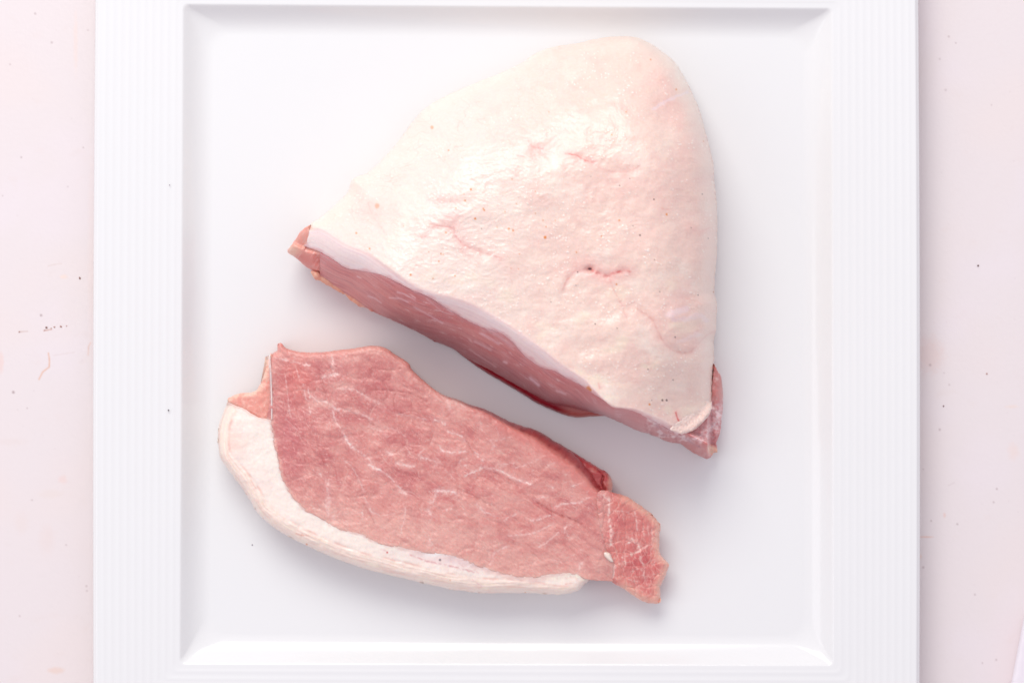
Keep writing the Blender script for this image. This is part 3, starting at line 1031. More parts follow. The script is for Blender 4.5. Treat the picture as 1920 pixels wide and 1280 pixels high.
def lean_col(x, y, z):
    n = len(x)
    t, nn, v, dn = face_v(x, y)
    dF = nn - np.interp(t, tF, nF)
    c = const((212, 136, 134), n)
    c = mixc(c, s2l((218, 154, 150)), sstep(-.3, .4, fbm(t / 130, dn / 12, 3, 51)) * .7)
    c = mixc(c, s2l((190, 114, 120)), sstep(0.0, .4, fbm(t / 80, dn / 4.0, 3, 52)) * .55)
    c = mixc(c, s2l((216, 160, 160)), sstep(.12, .5, fbm(t / 55, dn / 2.6, 3, 53)) * .5)
    c = mixc(c, s2l((226, 182, 186)), .55 * sstep(.05, .4, fbm(t / 40 + 3, dn / 1.7, 3, 58)) * sstep(-.2, .2, fbm(t / 60, dn / 20, 2, 59)))
    c = mixc(c, s2l((172, 96, 106)), .5 * sstep(.1, .45, fbm(t / 60 + 3, dn / 2.2, 3, 68)))
    fle = sstep(.30, .55, fbm(t / 26, dn / 3.0, 2, 57)) * sstep(150, 240, t)
    c = mixc(c, s2l((238, 206, 206)), fle * .85)
    c = mixc(c, s2l((212, 150, 152)), .5 * (1 - sstep(0, 9, dF)))
    c = mixc(c, s2l((205, 140, 142)), sstep(480, 640, t) * .6)
    # toward the floor: deeper red muscle plus painted shade where the face turns under
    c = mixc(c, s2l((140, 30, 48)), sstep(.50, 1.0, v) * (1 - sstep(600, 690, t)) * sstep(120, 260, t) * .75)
    for (pl, wd, f) in LW:
        d, _, _ = seg_dist(x, y + 1.0 * fbm(x / 8, y / 8, 2, 4), pl)
        c = mixc(c, s2l((238, 212, 218)), f * np.exp(-(d / wd) ** 2))
    # right end: mixed fat and lean
    e = sstep(1195, 1235, x) * sstep(-4, 3, dF)
    mt = fbm(x / 15, y / 10, 4, 81)
    ec = const((204, 128, 126), n)
    ec = mixc(ec, s2l((240, 216, 216)), sstep(-.1, .25, mt) * .9)
    ec = mixc(ec, s2l((180, 84, 90)), sstep(.05, .3, fbm(x / 8, y / 7, 3, 84)) * .75)
    ec = mixc(ec, s2l((206, 118, 112)), sstep(822, 834, y) * .8)
    ec = mixc(ec, s2l((236, 196, 176)), .9 * (1 - sstep(6, 16, np.hypot(x - 1338, y - 842))))
    c = c * (1 - e[:, None]) + ec * e[:, None]
    c = paint_lines(c, x, y, [([(1336, 764), (1345, 774), (1342, 790), (1335, 802)], 3.2, .8), ([(1350, 765), (1348, 790), (1344, 806)], 2.4, .7),
                              ([(1322, 806), (1312, 818), (1298, 824)], 2.6, .7), ([(1330, 800), (1326, 816), (1312, 828)], 2.0, .6),
                              ([(1216, 786), (1232, 796), (1250, 804), (1268, 812)], 3.0, .7)], (246, 226, 226), 2.4)
    c = paint_lines(c, x, y, [([(1232, 797), (1238, 803)], 3.2, .8), ([(1248, 800), (1256, 803)], 3.6, .9), ([(1285, 822), (1310, 836)], 2.5, .5)], (168, 84, 104), 1.0)
    q = sstep(1333, 1338, x) * (1 - sstep(748, 758, y + .3 * (x - 1340)))
    qc = const((206, 140, 136), n)
    qc = mixc(qc, s2l((226, 190, 186)), sstep(.1, .4, fbm(x / 7, y / 16, 3, 85)) * .8)
    c = c * (1 - q[:, None]) + qc * q[:, None]
    wet = 0.6 + .4 * fbm(x / 30, y / 30, 2, 3)
    return c, np.clip(wet, 0, 1)


def lean_side(x, y, z):
    t, n, v, dn = face_v(x, y)
    und = sstep(60, 160, t) * (1 - sstep(760, 800, t)) * 0 + 1
    return [(.6, z * .85), (.5, z * .65), (-4, z * .4), (-9, z * .2), (-14, z * 0 + .0008)]


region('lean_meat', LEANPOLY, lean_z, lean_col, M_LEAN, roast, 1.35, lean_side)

# red muscle bulging out under the cut face, darkened to paint in its occlusion
UND = [(800, 622), (812, 638), (822, 642), (850, 654), (877, 674), (907, 695), (932, 710), (970, 732), (1007, 755), (1045, 772),
       (1070, 780), (1084, 782), (1107, 780), (1137, 778), (1150, 770), (1080, 740), (1000, 720), (900, 660)]
UNDP = rough(catmull(UND, True, 4), 1.0, .1, 3)


def und_z(x, y):
    d, _, _ = seg_dist(x, y, UNDP[::3], True)
    return .0015 + .0030 * np.sqrt(1 - (1 - np.clip(d / 16, 0, 1)) ** 2)


def und_col(x, y, z):
    c = const((140, 18, 36), len(x))
    c = mixc(c, s2l((165, 50, 60)), sstep(0.1, .5, fbm(x / 30, y / 12, 3, 2)) * .6)
    c = mixc(c, s2l((196, 120, 110)), sstep(1040, 1075, x) * .6)
    return c, np.full(len(x), .8)


region('underside_muscle', UNDP, und_z, und_col, M_LEAN, roast, 1.5,
       lambda x, y, z: [(.5, z * .8), (0, z * .5), (-4, z * .2), (-6, z * 0 + .0006)])

# muscle end at the left tip
TIP = [(584, 421), (576, 425), (566, 432), (556, 446), (548, 458), (540, 468), (541, 474), (550, 480), (558, 486), (570, 496),
       (582, 505), (600, 508), (622, 508), (645, 509), (655, 504), (640, 492), (620, 478), (602, 466), (604, 450), (600, 434), (592, 426)]
TIPP = rough(catmull(TIP, True, 4), 1.3, .12, 13)


def tip_z(x, y):
    z, t, v, dn = body_z(x, y)
    d, _, _ = seg_dist(x, y, TIPP[::3], True)
    top = .030 - .011 * sstep(430, 505, y - .25 * (x - 560)) + .0008 * fbm(x / 12, y / 12, 3, 6)
    nn = tn(x, y)[1]
    dF = nn - np.interp(t, tF, nF)
    top = top - .0012 * sstep(620, 652, x)
    top = np.minimum(top, z - .001 + .0025 * sstep(0, 10, dF) * (1 - sstep(585, 650, x)))
    return top - .0012 * (1 - np.sqrt(1 - (1 - np.clip(d / 10, 0, 1)) ** 2))


def tip_col(x, y, z):
    c = const((230, 168, 154), len(x))
    c = mixc(c, s2l((220, 132, 124)), sstep(465, 485, y) * .9)
    c = mixc(c, s2l((236, 196, 176)), (1 - sstep(4, 16, np.hypot((x - 548) / 1.3, y - 470))) * .9)
    a, b = rot(x, y, 120)
    c = mixc(c, s2l((240, 200, 192)), sstep(.1, .5, fbm(a / 18, b / 2.5, 3, 2)) * .6)
    c = mixc(c, s2l((214, 150, 156)), sstep(600, 650, x) * .8)
    return c, np.full(len(x), .7)


region('end_muscle', TIPP, tip_z, tip_col, M_LEAN, roast, 1.35,
       lambda x, y, z: [(.6, z - .0015), (0, z - .003), (-4, z - .005), (-10, z - .0075), (-18, z * 0 + .006)])

# orange-tinged tissue hanging below it
FLAP = [(583, 508), (590, 522), (597, 525), (612, 534), (625, 541), (640, 549), (650, 556), (662, 566), (675, 575), (688, 578),
        (700, 584), (715, 588), (722, 582), (700, 568), (686, 560), (665, 545), (648, 534), (630, 522), (612, 512), (596, 505)]
FLAPP = rough(catmull(FLAP, True, 4), 3.6, .12, 17)


def flap_z(x, y):
    t, n = tn(x, y)
    z = zB(t) + .0010 + .0006 * fbm(x / 10, y / 10, 3, 4)
    d, _, _ = seg_dist(x, y, FLAPP[::3], True)
    return z - .0012 * (1 - sstep(0, 6, d)) + .0004 * sstep(0, 14, d)


def flap_col(x, y, z):
    c = const((236, 176, 150), len(x))
    c = mixc(c, s2l((214, 130, 116)), sstep(-.1, .4, fbm(x / 14, y / 10, 3, 2)) * .6)
    c = mixc(c, s2l((236, 196, 188)), sstep(665, 685, x) * (1 - sstep(690, 700, x)) * .7)
    c = mixc(c, s2l((190, 110, 116)), sstep(688, 705, x) * .8)
    return c, np.full(len(x), .7)


region('tissue_flap', FLAPP, flap_z, flap_col, M_FAT, roast, 1.35,
       lambda x, y, z: [(.3, z - .0012), (-2, z - .0025), (-6, z - .004), (-9, z - .0055)])

# thick curled lip of fat at the lower right corner of the cap
LIP = [(1328, 747), (1333, 752), (1334, 765), (1328, 778), (1318, 789), (1306, 800), (1296, 808), (1283, 812), (1272, 811),
       (1258, 805), (1262, 798), (1272, 790), (1286, 780), (1298, 770), (1310, 764), (1320, 754)]
LIPP = rough(catmull(LIP, True, 4), 3.0, .12, 27)


def lip_z(x, y):
    d, _, _ = seg_dist(x, y, LIPP[::2], True)
    do, _, _ = seg_dist(x, y, LIP[:9])
    b = cap_z(x, y)
    edge = np.sqrt(1 - (1 - np.clip(d / 4, 0, 1)) ** 2)
    return b - .0004 + (.0004 + .0007 * (1 - sstep(5, 14, do)) * sstep(1262, 1290, x)) * edge + .0005 * fbm(x / 5, y / 5, 3, 4)


region('fat_lip', LIPP, lip_z, lambda x, y, z: (mixc(const((240, 212, 201), len(x)), s2l((238, 200, 191)),
       sstep(0, .5, fbm(x / 7, y / 7, 3, 5)) * .6), np.full(len(x), .8)), M_FAT, roast, 1.2,
       lambda x, y, z: [(.5, z - .0008), (0, z - .002), (-2, z - .0035), (-4, z - .005)])

# ------------------------------------------------------------------ pork slice
UP = [(427, 750), (440, 742), (455, 737), (480, 733), (487, 722), (494, 706), (500, 685), (504, 668), (520, 657), (521, 645),
      (528, 643), (536, 652), (555, 658), (572, 660), (600, 660), (622, 658), (645, 655), (665, 653), (680, 650), (700, 648),
      (722, 652), (742, 665), (757, 674), (768, 683), (771, 691), (785, 705), (805, 722), (822, 735), (838, 744), (862, 754),
      (882, 763), (905, 771), (930, 784), (955, 799), (980, 812), (1005, 824), (1030, 842), (1052, 857), (1072, 872),
      (1090, 888), (1102, 902), (1113, 915), (1128, 925), (1155, 927)]
FB = [(427, 754), (455, 765), (485, 782), (507, 787), (509, 797), (516, 832), (524, 870), (532, 900), (542, 918), (555, 937),
      (575, 956), (600, 967), (620, 981), (650, 995), (680, 1001), (695, 1011), (717, 1018), (745, 1023), (780, 1032),
      (817, 1036), (857, 1044), (895, 1058), (920, 1066), (957, 1076), (995, 1081), (1032, 1076), (1070, 1074), (1082, 1076), (1106, 1086)]
OUT = [(1106, 1086), (1096, 1094), (1085, 1105), (1065, 1112), (1045, 1114), (995, 1111), (945, 1111), (905, 1111), (870, 1107),
       (847, 1104), (805, 1095), (755, 1083), (705, 1071), (667, 1060), (630, 1046), (592, 1030), (555, 1012), (517, 990),
       (485, 963), (472, 942), (455, 915), (440, 895), (417, 865), (410, 845), (409, 810), (415, 782), (425, 760)]
TAIL = [(1120, 924), (1155, 925), (1177, 932), (1200, 947), (1220, 962), (1232, 975), (1238, 985), (1236, 1010), (1237, 1035),
        (1245, 1048), (1254, 1057), (1250, 1072), (1242, 1090), (1237, 1102), (1238, 1128), (1220, 1130), (1205, 1126),
        (1190, 1117), (1175, 1107), (1157, 1096), (1147, 1088), (1148, 1070), (1149, 1058), (1144, 1045), (1137, 1030), (1128, 1000)]
SL = np.array([0.921, 0.389])


def slice_base(x, y):
    s = (x - 420) * SL[0] + (y - 760) * SL[1]
    z = np.interp(s, [0, 60, 200, 500, 760, 830, 900], [.0140, .0165, .0190, .0190, .0168, .0125, .0085])
    z = z + .0010 * fbm(x / 150, y / 120, 3, 101)
    return z


def fibre_dir(x, y):
    """bundles of muscle: cell id, edge distance and local grain noise"""
    wx = x + 26 * fbm(x / 80, y / 80, 2, 111); wy = y + 26 * fbm(x / 80, y / 80, 2, 112)
    a, b = rot(wx, wy, 28)
    cid, f1, e = voronoi(a / 62, b / 34, 21, .95)
    a2, b2 = rot(wx, wy, 36)
    cid2, f12, e2 = voronoi(a2 / 26, b2 / 13, 22, .95)
    return cid, e, cid2, e2


CRACK = [([(1007, 942), (1022, 950), (1037, 960), (1052, 966), (1070, 972), (1090, 982)], 1.6, 1.0),
         ([(860, 917), (880, 925), (895, 932), (912, 942), (925, 948)], 1.8, .6),
         ([(927, 885), (945, 893), (962, 902), (977, 912)], 1.6, .6),
         ([(600, 702), (606, 725), (612, 740), (610, 750), (602, 752)], 2.0, .8),
         ([(635, 760), (655, 772), (675, 780), (700, 796)], 2.4, .7), ([(622, 690), (626, 700), (634, 698)], 3, .7),
         ([(690, 730), (730, 732), (770, 738), (800, 752)], 1.8, .6), ([(752, 775), (770, 770), (790, 776), (805, 785)], 1.6, .5),
         ([(700, 690), (730, 694), (752, 690)], 1.6, .5), ([(742, 738), (738, 755), (746, 772)], 1.4, .4),
         ([(595, 832), (600, 850), (606, 862), (609, 872)], 2, .5), ([(568, 848), (573, 865), (578, 878)], 1.6, .4),
         ([(650, 862), (662, 878), (674, 900), (680, 915)], 2.0, .6), ([(640, 885), (652, 905), (672, 925)], 1.6, .4),
         ([(682, 945), (692, 960), (702, 980)], 1.6, .5), ([(873, 826), (880, 835), (890, 850)], 1.6, .7),
         ([(838, 770), (842, 775), (838, 780)], 3, .6), ([(575, 680), (590, 690), (606, 698)], 2.0, .5),
         ([(935, 900), (950, 915), (980, 925), (1007, 942)], 1.2, .35), ([(555, 748), (560, 790), (575, 830)], 1.0, .25)]
STREAK = [([(622, 664), (624, 682), (627, 700)], 2.4, .9), ([(605, 707), (615, 704), (632, 701)], 3.0, .8),
          ([(515, 669), (540, 676), (560, 680), (573, 685)], 1.5, .55), ([(572, 682), (580, 685)], 2.4, .7),
          ([(640, 730), (655, 729), (668, 732), (692, 747), (712, 757)], 2.4, .5),
          ([(580, 740), (597, 750), (615, 755), (630, 767), (655, 770), (680, 777), (697, 787)], 2.6, .5),
          ([(578, 730), (580, 745)], 1.3, .7), ([(580, 762), (582, 775)], 1.2, .7),
          ([(540, 745), (542, 762), (543, 776)], 1.0, .8), ([(569, 720), (573, 745), (580, 752)], .9, .5),
          ([(555, 690), (562, 712)], .8, .5), ([(534, 700), (540, 740)], .7, .4),
          ([(622, 765), (630, 790), (645, 812), (650, 827), (667, 842), (692, 860), (700, 875), (720, 885), (737, 900), (755, 920)], 1.6, .6),
          ([(648, 818), (651, 828), (662, 838)], 2.8, .8), ([(692, 871), (703, 876), (712, 881)], 2.2, .8),
          ([(645, 862), (660, 875), (672, 897), (680, 915), (684, 932), (697, 960)], 1.5, .5),
          ([(745, 869), (762, 872), (775, 875)], 2.6, .8), ([(790, 857), (805, 862), (820, 866)], 1.8, .7), ([(788, 860), (786, 850), (796, 842)], 1.2, .5),
          ([(815, 787), (828, 790), (836, 797)], 1.8, .85), ([(740, 775), (770, 780), (805, 787)], 1.2, .4),
          ([(822, 735), (836, 745), (843, 760)], 3.6, .85), ([(838, 742), (860, 755), (880, 762)], 3.0, .6),
          ([(840, 809), (865, 817), (872, 827)], 1.6, .7), ([(825, 840), (835, 847), (852, 847), (872, 846)], 1.8, .8),
          ([(920, 825), (927, 837), (922, 842)], 1.5, .5), ([(925, 828), (945, 822), (960, 819)], 1.2, .5),
          ([(870, 892), (885, 885), (905, 877), (927, 879), (945, 885), (957, 892), (975, 900), (995, 907)], 2.2, .8),
          ([(935, 872), (950, 869), (965, 868)], 1.6, .6), ([(890, 848), (900, 858), (906, 862)], 2.6, .65),
          ([(1010, 860), (992, 868), (980, 873), (965, 877)], 1.2, .5), ([(1070, 912), (1085, 907), (1096, 902)], 1.5, .8),
          ([(1027, 872), (1040, 867)], 1.2, .6), ([(1007, 935), (1018, 931), (1028, 932)], 1.6, .7), ([(1100, 922), (1110, 915)], 1.0, .6),
          ([(1042, 949), (1055, 945), (1070, 943), (1087, 942), (1095, 936)], 1.8, .7), ([(1095, 936), (1107, 932), (1127, 927)], 1.2, .6),
          ([(945, 976), (952, 970), (962, 967), (970, 960)], 1.8, .6), ([(995, 975), (1012, 973), (1020, 969), (1032, 965)], 1.6, .7),
          ([(902, 955), (915, 962), (927, 967)], 1.8, .5), ([(952, 1004), (975, 1002), (995, 1000), (1020, 990), (1037, 982)], 1.3, .55),
          ([(1010, 1025), (1020, 1020), (1032, 1010), (1047, 997)], 1.4, .65), ([(920, 1062), (922, 1042), (937, 1030), (950, 1024)], 1.4, .55),
          ([(820, 920), (835, 919), (858, 925)], 3.0, .5), ([(895, 945), (905, 957)], 2.2, .5),
          ([(614, 900), (616, 925), (614, 955), (625, 970)], 4.0, .5), ([(680, 960), (681, 975)], 1.8, .5), ([(640, 962), (660, 962), (680, 960)], 1.2, .35),
          ([(805, 1010), (808, 1022), (812, 1030)], 2.4, .8), ([(815, 920), (835, 921), (855, 921)], 2.0, .7),
          ([(816, 922), (815, 935), (806, 944)], 1.8, .6), ([(802, 956), (806, 962)], 2.4, .7), ([(750, 920), (757, 924), (765, 926)], 2.4, .6),
          ([(808, 950), (806, 975), (800, 990)], 1.0, .3), ([(838, 955), (846, 953)], 2.2, .7), ([(853, 900), (845, 890), (835, 882)], 1.0, .4),
          ([(760, 950), (758, 975), (752, 990), (750, 1005)], 1.1, .45), ([(700, 962), (720, 965), (740, 962)], 1.0, .4),
          ([(1082, 1076), (1086, 1066), (1091, 1054)], 3.0, .7), ([(1058, 998), (1060, 988), (1070, 982)], 1.4, .5),
          ([(1030, 912), (1036, 915)], 2.4, .8), ([(725, 848), (735, 851)], 2.2, .8), ([(598, 888), (602, 889)], 1.8, .9),
          ([(871, 872), (874, 873)], 1.8, .6), ([(1060, 990), (1064, 1004), (1074, 1010)], 1.0, .4), ([(1075, 1040), (1090, 1030)], 1.0, .4),
          ([(930, 800), (936, 815)], .8, .4), ([(900, 790), (905, 808)], .9, .4), ([(500, 665), (503, 690)], 1, .2),
          ([(860, 870), (864, 862), (875, 858)], 1.2, .5), ([(1040, 1050), (1060, 1056)], 1.0, .4), ([(1060, 890), (1068, 885)], 1.2, .5),
          ([(720, 800), (742, 806), (760, 818)], 1.4, .35), ([(690, 800), (712, 806), (728, 818)], 2.4, .3), ([(765, 842), (772, 858)], 1.0, .35)]
DARKAREA = [(560, 710, 40, 22, .35), (600, 690, 30, 12, .45), (730, 720, 70, 26, .35), (660, 785, 50, 12, .35), (730, 765, 50, 20, .30),
            (545, 780, 30, 60, .25), (760, 820, 50, 24, .30), (590, 840, 40, 40, .12), (820, 865, 50, 20, .25), (900, 880, 40, 14, .2),
            (610, 860, 14, 18, .3), (740, 890, 50, 22, .28), (1060, 962, 50, 18, .25), (1100, 960, 30, 20, .25), (780, 905, 30, 24, .3)]
PALEAREA = [(640, 725, 30, 10, .5), (600, 757, 35, 10, .5), (700, 800, 40, 12, .3), (660, 675, 40, 10, .35), (680, 652, 60, 12, .5),
            (650, 990, 60, 14, .35), (780, 990, 70, 22, .40), (900, 1010, 60, 26, .28), (1000, 1050, 70, 18, .30), (930, 940, 60, 22, .28),
            (870, 960, 40, 22, .28), (840, 1000, 60, 24, .35), (1120, 1060, 24, 20, .4), (800, 700, 20, 20, .2), (850, 780, 30, 24, .25),
            (610, 960, 22, 20, .45), (720, 985, 40, 18, .3), (640, 960, 40, 20, .2), (960, 830, 60, 20, .2), (820, 750, 30, 10, .3)]


def meat_relief(x, y):
    cid, e, cid2, e2 = fibre_dir(x, y)
    z = .00030 * (cid - .5) * sstep(0, .5, e) + .00012 * (cid2 - .5) * sstep(0, .5, e2)
    z = z + .00016 * sstep(0, .3, e) + .00005 * sstep(0, .4, e2)
    ag, bg = rot(x, y, 40)
    z = z + .00020 * fbm(ag / 26, bg / 5, 3, 133)
    z = z + .0003 * fbm(x / 30, y / 22, 3, 130) + .00014 * fbm(x / 9, y / 7, 3, 131)
    a, b = rot(x, y, 60 + 0)
    a = a + 20 * fbm(x / 50, y / 50, 2, 8)
    z = z + .00012 * fbm(a / 9, b / 2.2, 2, 132)
    for (pl, wd, f) in CRACK:
        p = np.array(pl)
        m = (x > p[:, 0].min() - 15) & (x < p[:, 0].max() + 15) & (y > p[:, 1].min() - 15) & (y < p[:, 1].max() + 15)
        if not m.any():
            continue
        d, _, _ = seg_dist(x[m], y[m], catmull(pl, False, 3))
        z[m] = z[m] - .0003 * f * np.exp(-(d / (wd * 1.4)) ** 2)
    return z


def lean_paint(x, y):
    n = len(x)
    cid, e, cid2, e2 = fibre_dir(x, y)
    c = const((219, 152, 144), n)
    s = (x - 420) * SL[0] + (y - 760) * SL[1]
    wl_ = 1 - sstep(590, 820, x)                       # the grain swings from steep to shallow
    a1, b1 = rot(x + 18 * fbm(x / 60, y / 60, 2, 201), y + 18 * fbm(x / 60, y / 60, 2, 202), 66)
    a2, b2 = rot(x + 18 * fbm(x / 60, y / 60, 2, 201), y + 18 * fbm(x / 60, y / 60, 2, 202), 31)
    gr = lambda la, lb, sd: wl_ * fbm(a1 / la, b1 / lb, 3, sd) + (1 - wl_) * fbm(a2 / la, b2 / lb, 3, sd)
    G1 = gr(75, 20, 211); G2 = gr(34, 7, 212); G3 = gr(13, 2.3, 213)
    c = mixc(c, s2l((196, 114, 114)), .65 * sstep(.0, .42, G1))
    c = mixc(c, s2l((228, 174, 166)), .50 * sstep(.0, .42, -G1) * sstep(560, 700, x))
    c = mixc(c, s2l((198, 120, 118)), .30 * sstep(.05, .45, G2))
    c = mixc(c, s2l((232, 178, 168)), .30 * sstep(.05, .45, -G2))
    c = mixc(c, s2l((205, 132, 128)), .3 * sstep(.45, .9, cid))
    c = mixc(c, s2l((196, 118, 118)), .45 * (1 - sstep(600, 860, x + .9 * (y - 780) + 60 * fbm(x / 70, y / 70, 2, 302))))
    wob = .5 * fbm(x / 18, y / 18, 3, 72)
    for (cx, cy, rx, ry, f) in DARKAREA:
        d = np.sqrt(((x - cx) / rx) ** 2 + ((y - cy) / ry) ** 2) + wob
        c = mixc(c, s2l((192, 106, 108)), 1.7 * f * (1 - sstep(.2, 1.4, d)))
    for (cx, cy, rx, ry, f) in PALEAREA:
        d = np.sqrt(((x - cx) / rx) ** 2 + ((y - cy) / ry) ** 2) + wob
        c = mixc(c, s2l((230, 182, 171)), 1.2 * f * (1 - sstep(.2, 1.4, d)))
    c = mixc(c, s2l((230, 184, 172)), .6 * sstep(930, 1050, y - .28 * (x - 800) + 30 * fbm(x / 60, y / 60, 2, 301)))
    c = mixc(c, s2l((242, 202, 190)), .55 * sstep(.16, .5, G3) * sstep(-.05, .35, fbm(x / 40, y / 30, 2, 214)))
    c = mixc(c, s2l((196, 116, 114)), .25 * sstep(.2, .5, -G3))
    # grain strokes, turned bundle by bundle
    for k, ang in enumerate((20, 55, 85, 120)):
        m = (np.floor(cid * 3.999) == k)
        a, b = rot(x[m] + 10 * fbm(x[m] / 40, y[m] / 40, 2, 9), y[m], ang)
        g = fbm(a / 11, b / 1.9, 3, 140 + k)
        cm = mixc(c[m], s2l((236, 190, 176)), .3 * sstep(.12, .5, g))
        c[m] = mixc(cm, s2l((196, 112, 108)), .2 * sstep(.12, .5, -g))
    c = mixc(c, s2l((220, 130, 122)), .6 * (1 - sstep(.3, 1.4, np.hypot((x - 558) / 34, (y - 712) / 52) + .4 * wob)))
    c = mixc(c, s2l((200, 118, 120)), .6 * (1 - sstep(.3, 1.4, np.hypot((x - 545) / 30, (y - 830) / 80) + .4 * wob)))
    a, b = rot(x, y, 78)
    zone = 1 - sstep(580, 640, x + .1 * (y - 700))
    c = mixc(c, s2l((238, 178, 168)), .6 * zone * sstep(.22, .5, fbm(a / 22, b / 2.0, 3, 171)))
    pl = sstep(.05, .42, fbm(x / 48, y / 34, 3, 172))
    c = mixc(c, s2l((228, 172, 162)), .45 * pl * (1 - zone))
    a, b = rot(x, y, 30)
    gl = fbm(a / 7, b / 1.7, 2, 173)  # short pale strokes, specular sparkle painted along the grain
    c = mixc(c, s2l((246, 212, 204)), .65 * sstep(.30, .6, gl) * sstep(-.05, .35, fbm(x / 34, y / 24, 2, 174)) * (1 - .7 * zone))
    pt = fbm(x / 26, y / 20, 3, 66)
    c = mixc(c, s2l((204, 126, 124)), .30 * sstep(.05, .45, pt))
    c = mixc(c, s2l((230, 172, 162)), .28 * sstep(.05, .45, -pt))
    # faint membranes around the bundles
    net = (1 - sstep(.015, .07, e)) * sstep(-.1, .35, fbm(x / 30, y / 30, 2, 61))
    c = mixc(c, s2l((238, 196, 184)), .28 * net)
    net2 = (1 - sstep(.02, .10, e2)) * sstep(0.1, .45, fbm(x / 22, y / 22, 2, 62))
    c = mixc(c, s2l((236, 194, 182)), .22 * net2)
    # pale flecks painting in the hair-fine specular sparkle of moist fibres
    sp = fbm(x / 2.6, y / 2.6, 2, 63)
    c = mixc(c, s2l((240, 205, 196)), .22 * sstep(.25, .55, sp) * sstep(-.2, .4, fbm(x / 35, y / 35, 2, 64)))
    c = paint_lines(c, x, y, [(p_, w_ * 1.2, f_ * .7) for p_, w_, f_ in CRACK], (184, 98, 94), .8)
    c = paint_lines(c, x, y, [(p_, w_ * .95, f_ * .95) for p_, w_, f_ in STREAK], (244, 216, 210), 1.3)
    return c


pork_slice = thing('pork_slice', 'flat raw pork slice with marbled pink cut face and white fat edge below the roast', 'meat')

LEAN2 = np.array([(506, 666)] + [p for p in catmull(UP[8:], False, 4)] + [(1165, 960), (1165, 1086), (1150, 1089), (1120, 1088), (1106, 1086)] +
                 list(catmull([(1082, 1084), (1070, 1084), (1032, 1086), (995, 1091), (957, 1086), (920, 1077), (895, 1069),
                               (857, 1054), (817, 1046), (780, 1042), (745, 1034), (717, 1030), (680, 1014), (650, 1008), (620, 994),
                               (596, 980), (570, 970), (545, 948), (528, 922), (512, 880), (503, 830), (500, 790), (505, 755), (506, 720), (505, 690)], False, 3)))
LEAN2 = rough(LEAN2, 1.0, .12, 33)
FAT2 = np.array(list(catmull(FB, False, 4)) + list(catmull(OUT, False, 4)[1:]))
FAT2 = rough(FAT2, 2.2, .06, 35)
UPc = catmull(UP, False, 3)
FBc = catmull(FB, False, 3)
OUTc = catmull(OUT, False, 3)


def lean2_z(x, y):
    z = slice_base(x, y)
    d, _, _ = seg_dist(x, y, UPc[::2])
    z = z - .0022 * (1 - np.sqrt(1 - (1 - np.clip(d / 12, 0, 1)) ** 2)) * (1 - .5 * sstep(830, 900, x))
    # dips under the fat rim
    infat = inside(x, y, FAT2)
    df, _, _ = seg_dist(x, y, FBc[::2])
    z = z + meat_relief(x, y)
    z = np.where(infat, z - .0018 * sstep(1.5, 8, df), z)
    # slips under the tail
    intail = inside(x, y, np.array(TAIL))
    dt_, _, _ = seg_dist(x, y, TAIL, True)
    return np.where(intail, z - .0025 * sstep(1, 9, dt_), z)


def lean2_col(x, y, z):
    c = lean_paint(x, y)
    d, qx, qy = seg_dist(x, y, UPc[::2])
    c = mixc(c, s2l((232, 176, 164)), .45 * (1 - sstep(4, 26, d + 16 * fbm(x / 30, y / 20, 3, 17))) * (1 - sstep(830, 900, x)))
    c = mixc(c, s2l((224, 140, 132)), .6 * (1 - sstep(8, 26, d + 5 * fbm(x / 20, y / 20, 2, 7))) * sstep(900, 960, x))
    df, _, _ = seg_dist(x, y, FBc[::2])
    c = mixc(c, s2l((232, 180, 168)), .6 * (1 - sstep(0, 5 + 9 * sstep(680, 850, x), df + 5 * fbm(x / 14, y / 9, 3, 76))))
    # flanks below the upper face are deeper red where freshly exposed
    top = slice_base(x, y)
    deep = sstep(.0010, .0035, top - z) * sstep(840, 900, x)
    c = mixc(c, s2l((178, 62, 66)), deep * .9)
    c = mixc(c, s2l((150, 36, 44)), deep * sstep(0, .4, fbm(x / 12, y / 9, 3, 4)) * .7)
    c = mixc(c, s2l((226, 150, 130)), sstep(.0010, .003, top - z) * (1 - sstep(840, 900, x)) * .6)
    wet = .55 + .5 * fbm(x / 26, y / 26, 3, 5)
    return c, np.clip(wet, 0, 1)


# how far the flank leans out below the top edge (upper right side of the slice)
def lean2_side(x, y, z):
    w = np.interp(x, [820, 850, 900, 950, 1000, 1050, 1090, 1115, 1140, 1160], [0, 3, 5, 8, 16, 20, 18, 12, 4, 0])
    up = sstep(0, 4, (UP_interp(x) + 12) - y)
    w = w * up
    w = w * (1 + .10 * fbm(x / 40, y / 40, 2, 9))
    zb = .0008
    L = [(w * .10, z - .0006), (w * .30, z - .0018), (w * .6, z - .0040), (w * .85, z - .0065), (w * 1.0, z - .009),
         (w * .95, np.maximum(z - .0115, zb + .001)), (w * .6 - 2, np.maximum(z - .0135, zb + .0004)), (w * 0 - 8, z * 0 + zb)]
    return L


def UP_interp(x):
    p = np.array(UP)
    return np.interp(x, p[28:, 0], p[28:, 1])


# membrane along the upper left border of the lean
region('silverskin', np.array([(504.6, 668), (506.8, 666), (508.9, 700), (510.6, 740), (510.8, 786), (508.6, 786), (507.8, 745), (506.4, 705)]),
       lambda x, y: slice_base(x, y) + .0003, lambda x, y, z: (mixc(const((238, 208, 202), len(x)), s2l((230, 180, 172)), .6 * sstep(0, .4, fbm(x / 9, y / 9, 2, 7))), np.full(len(x), .8)),
       M_FAT, pork_slice, .7, lambda x, y, z: [(.1, z - .0004), (-.4, z - .0012)])

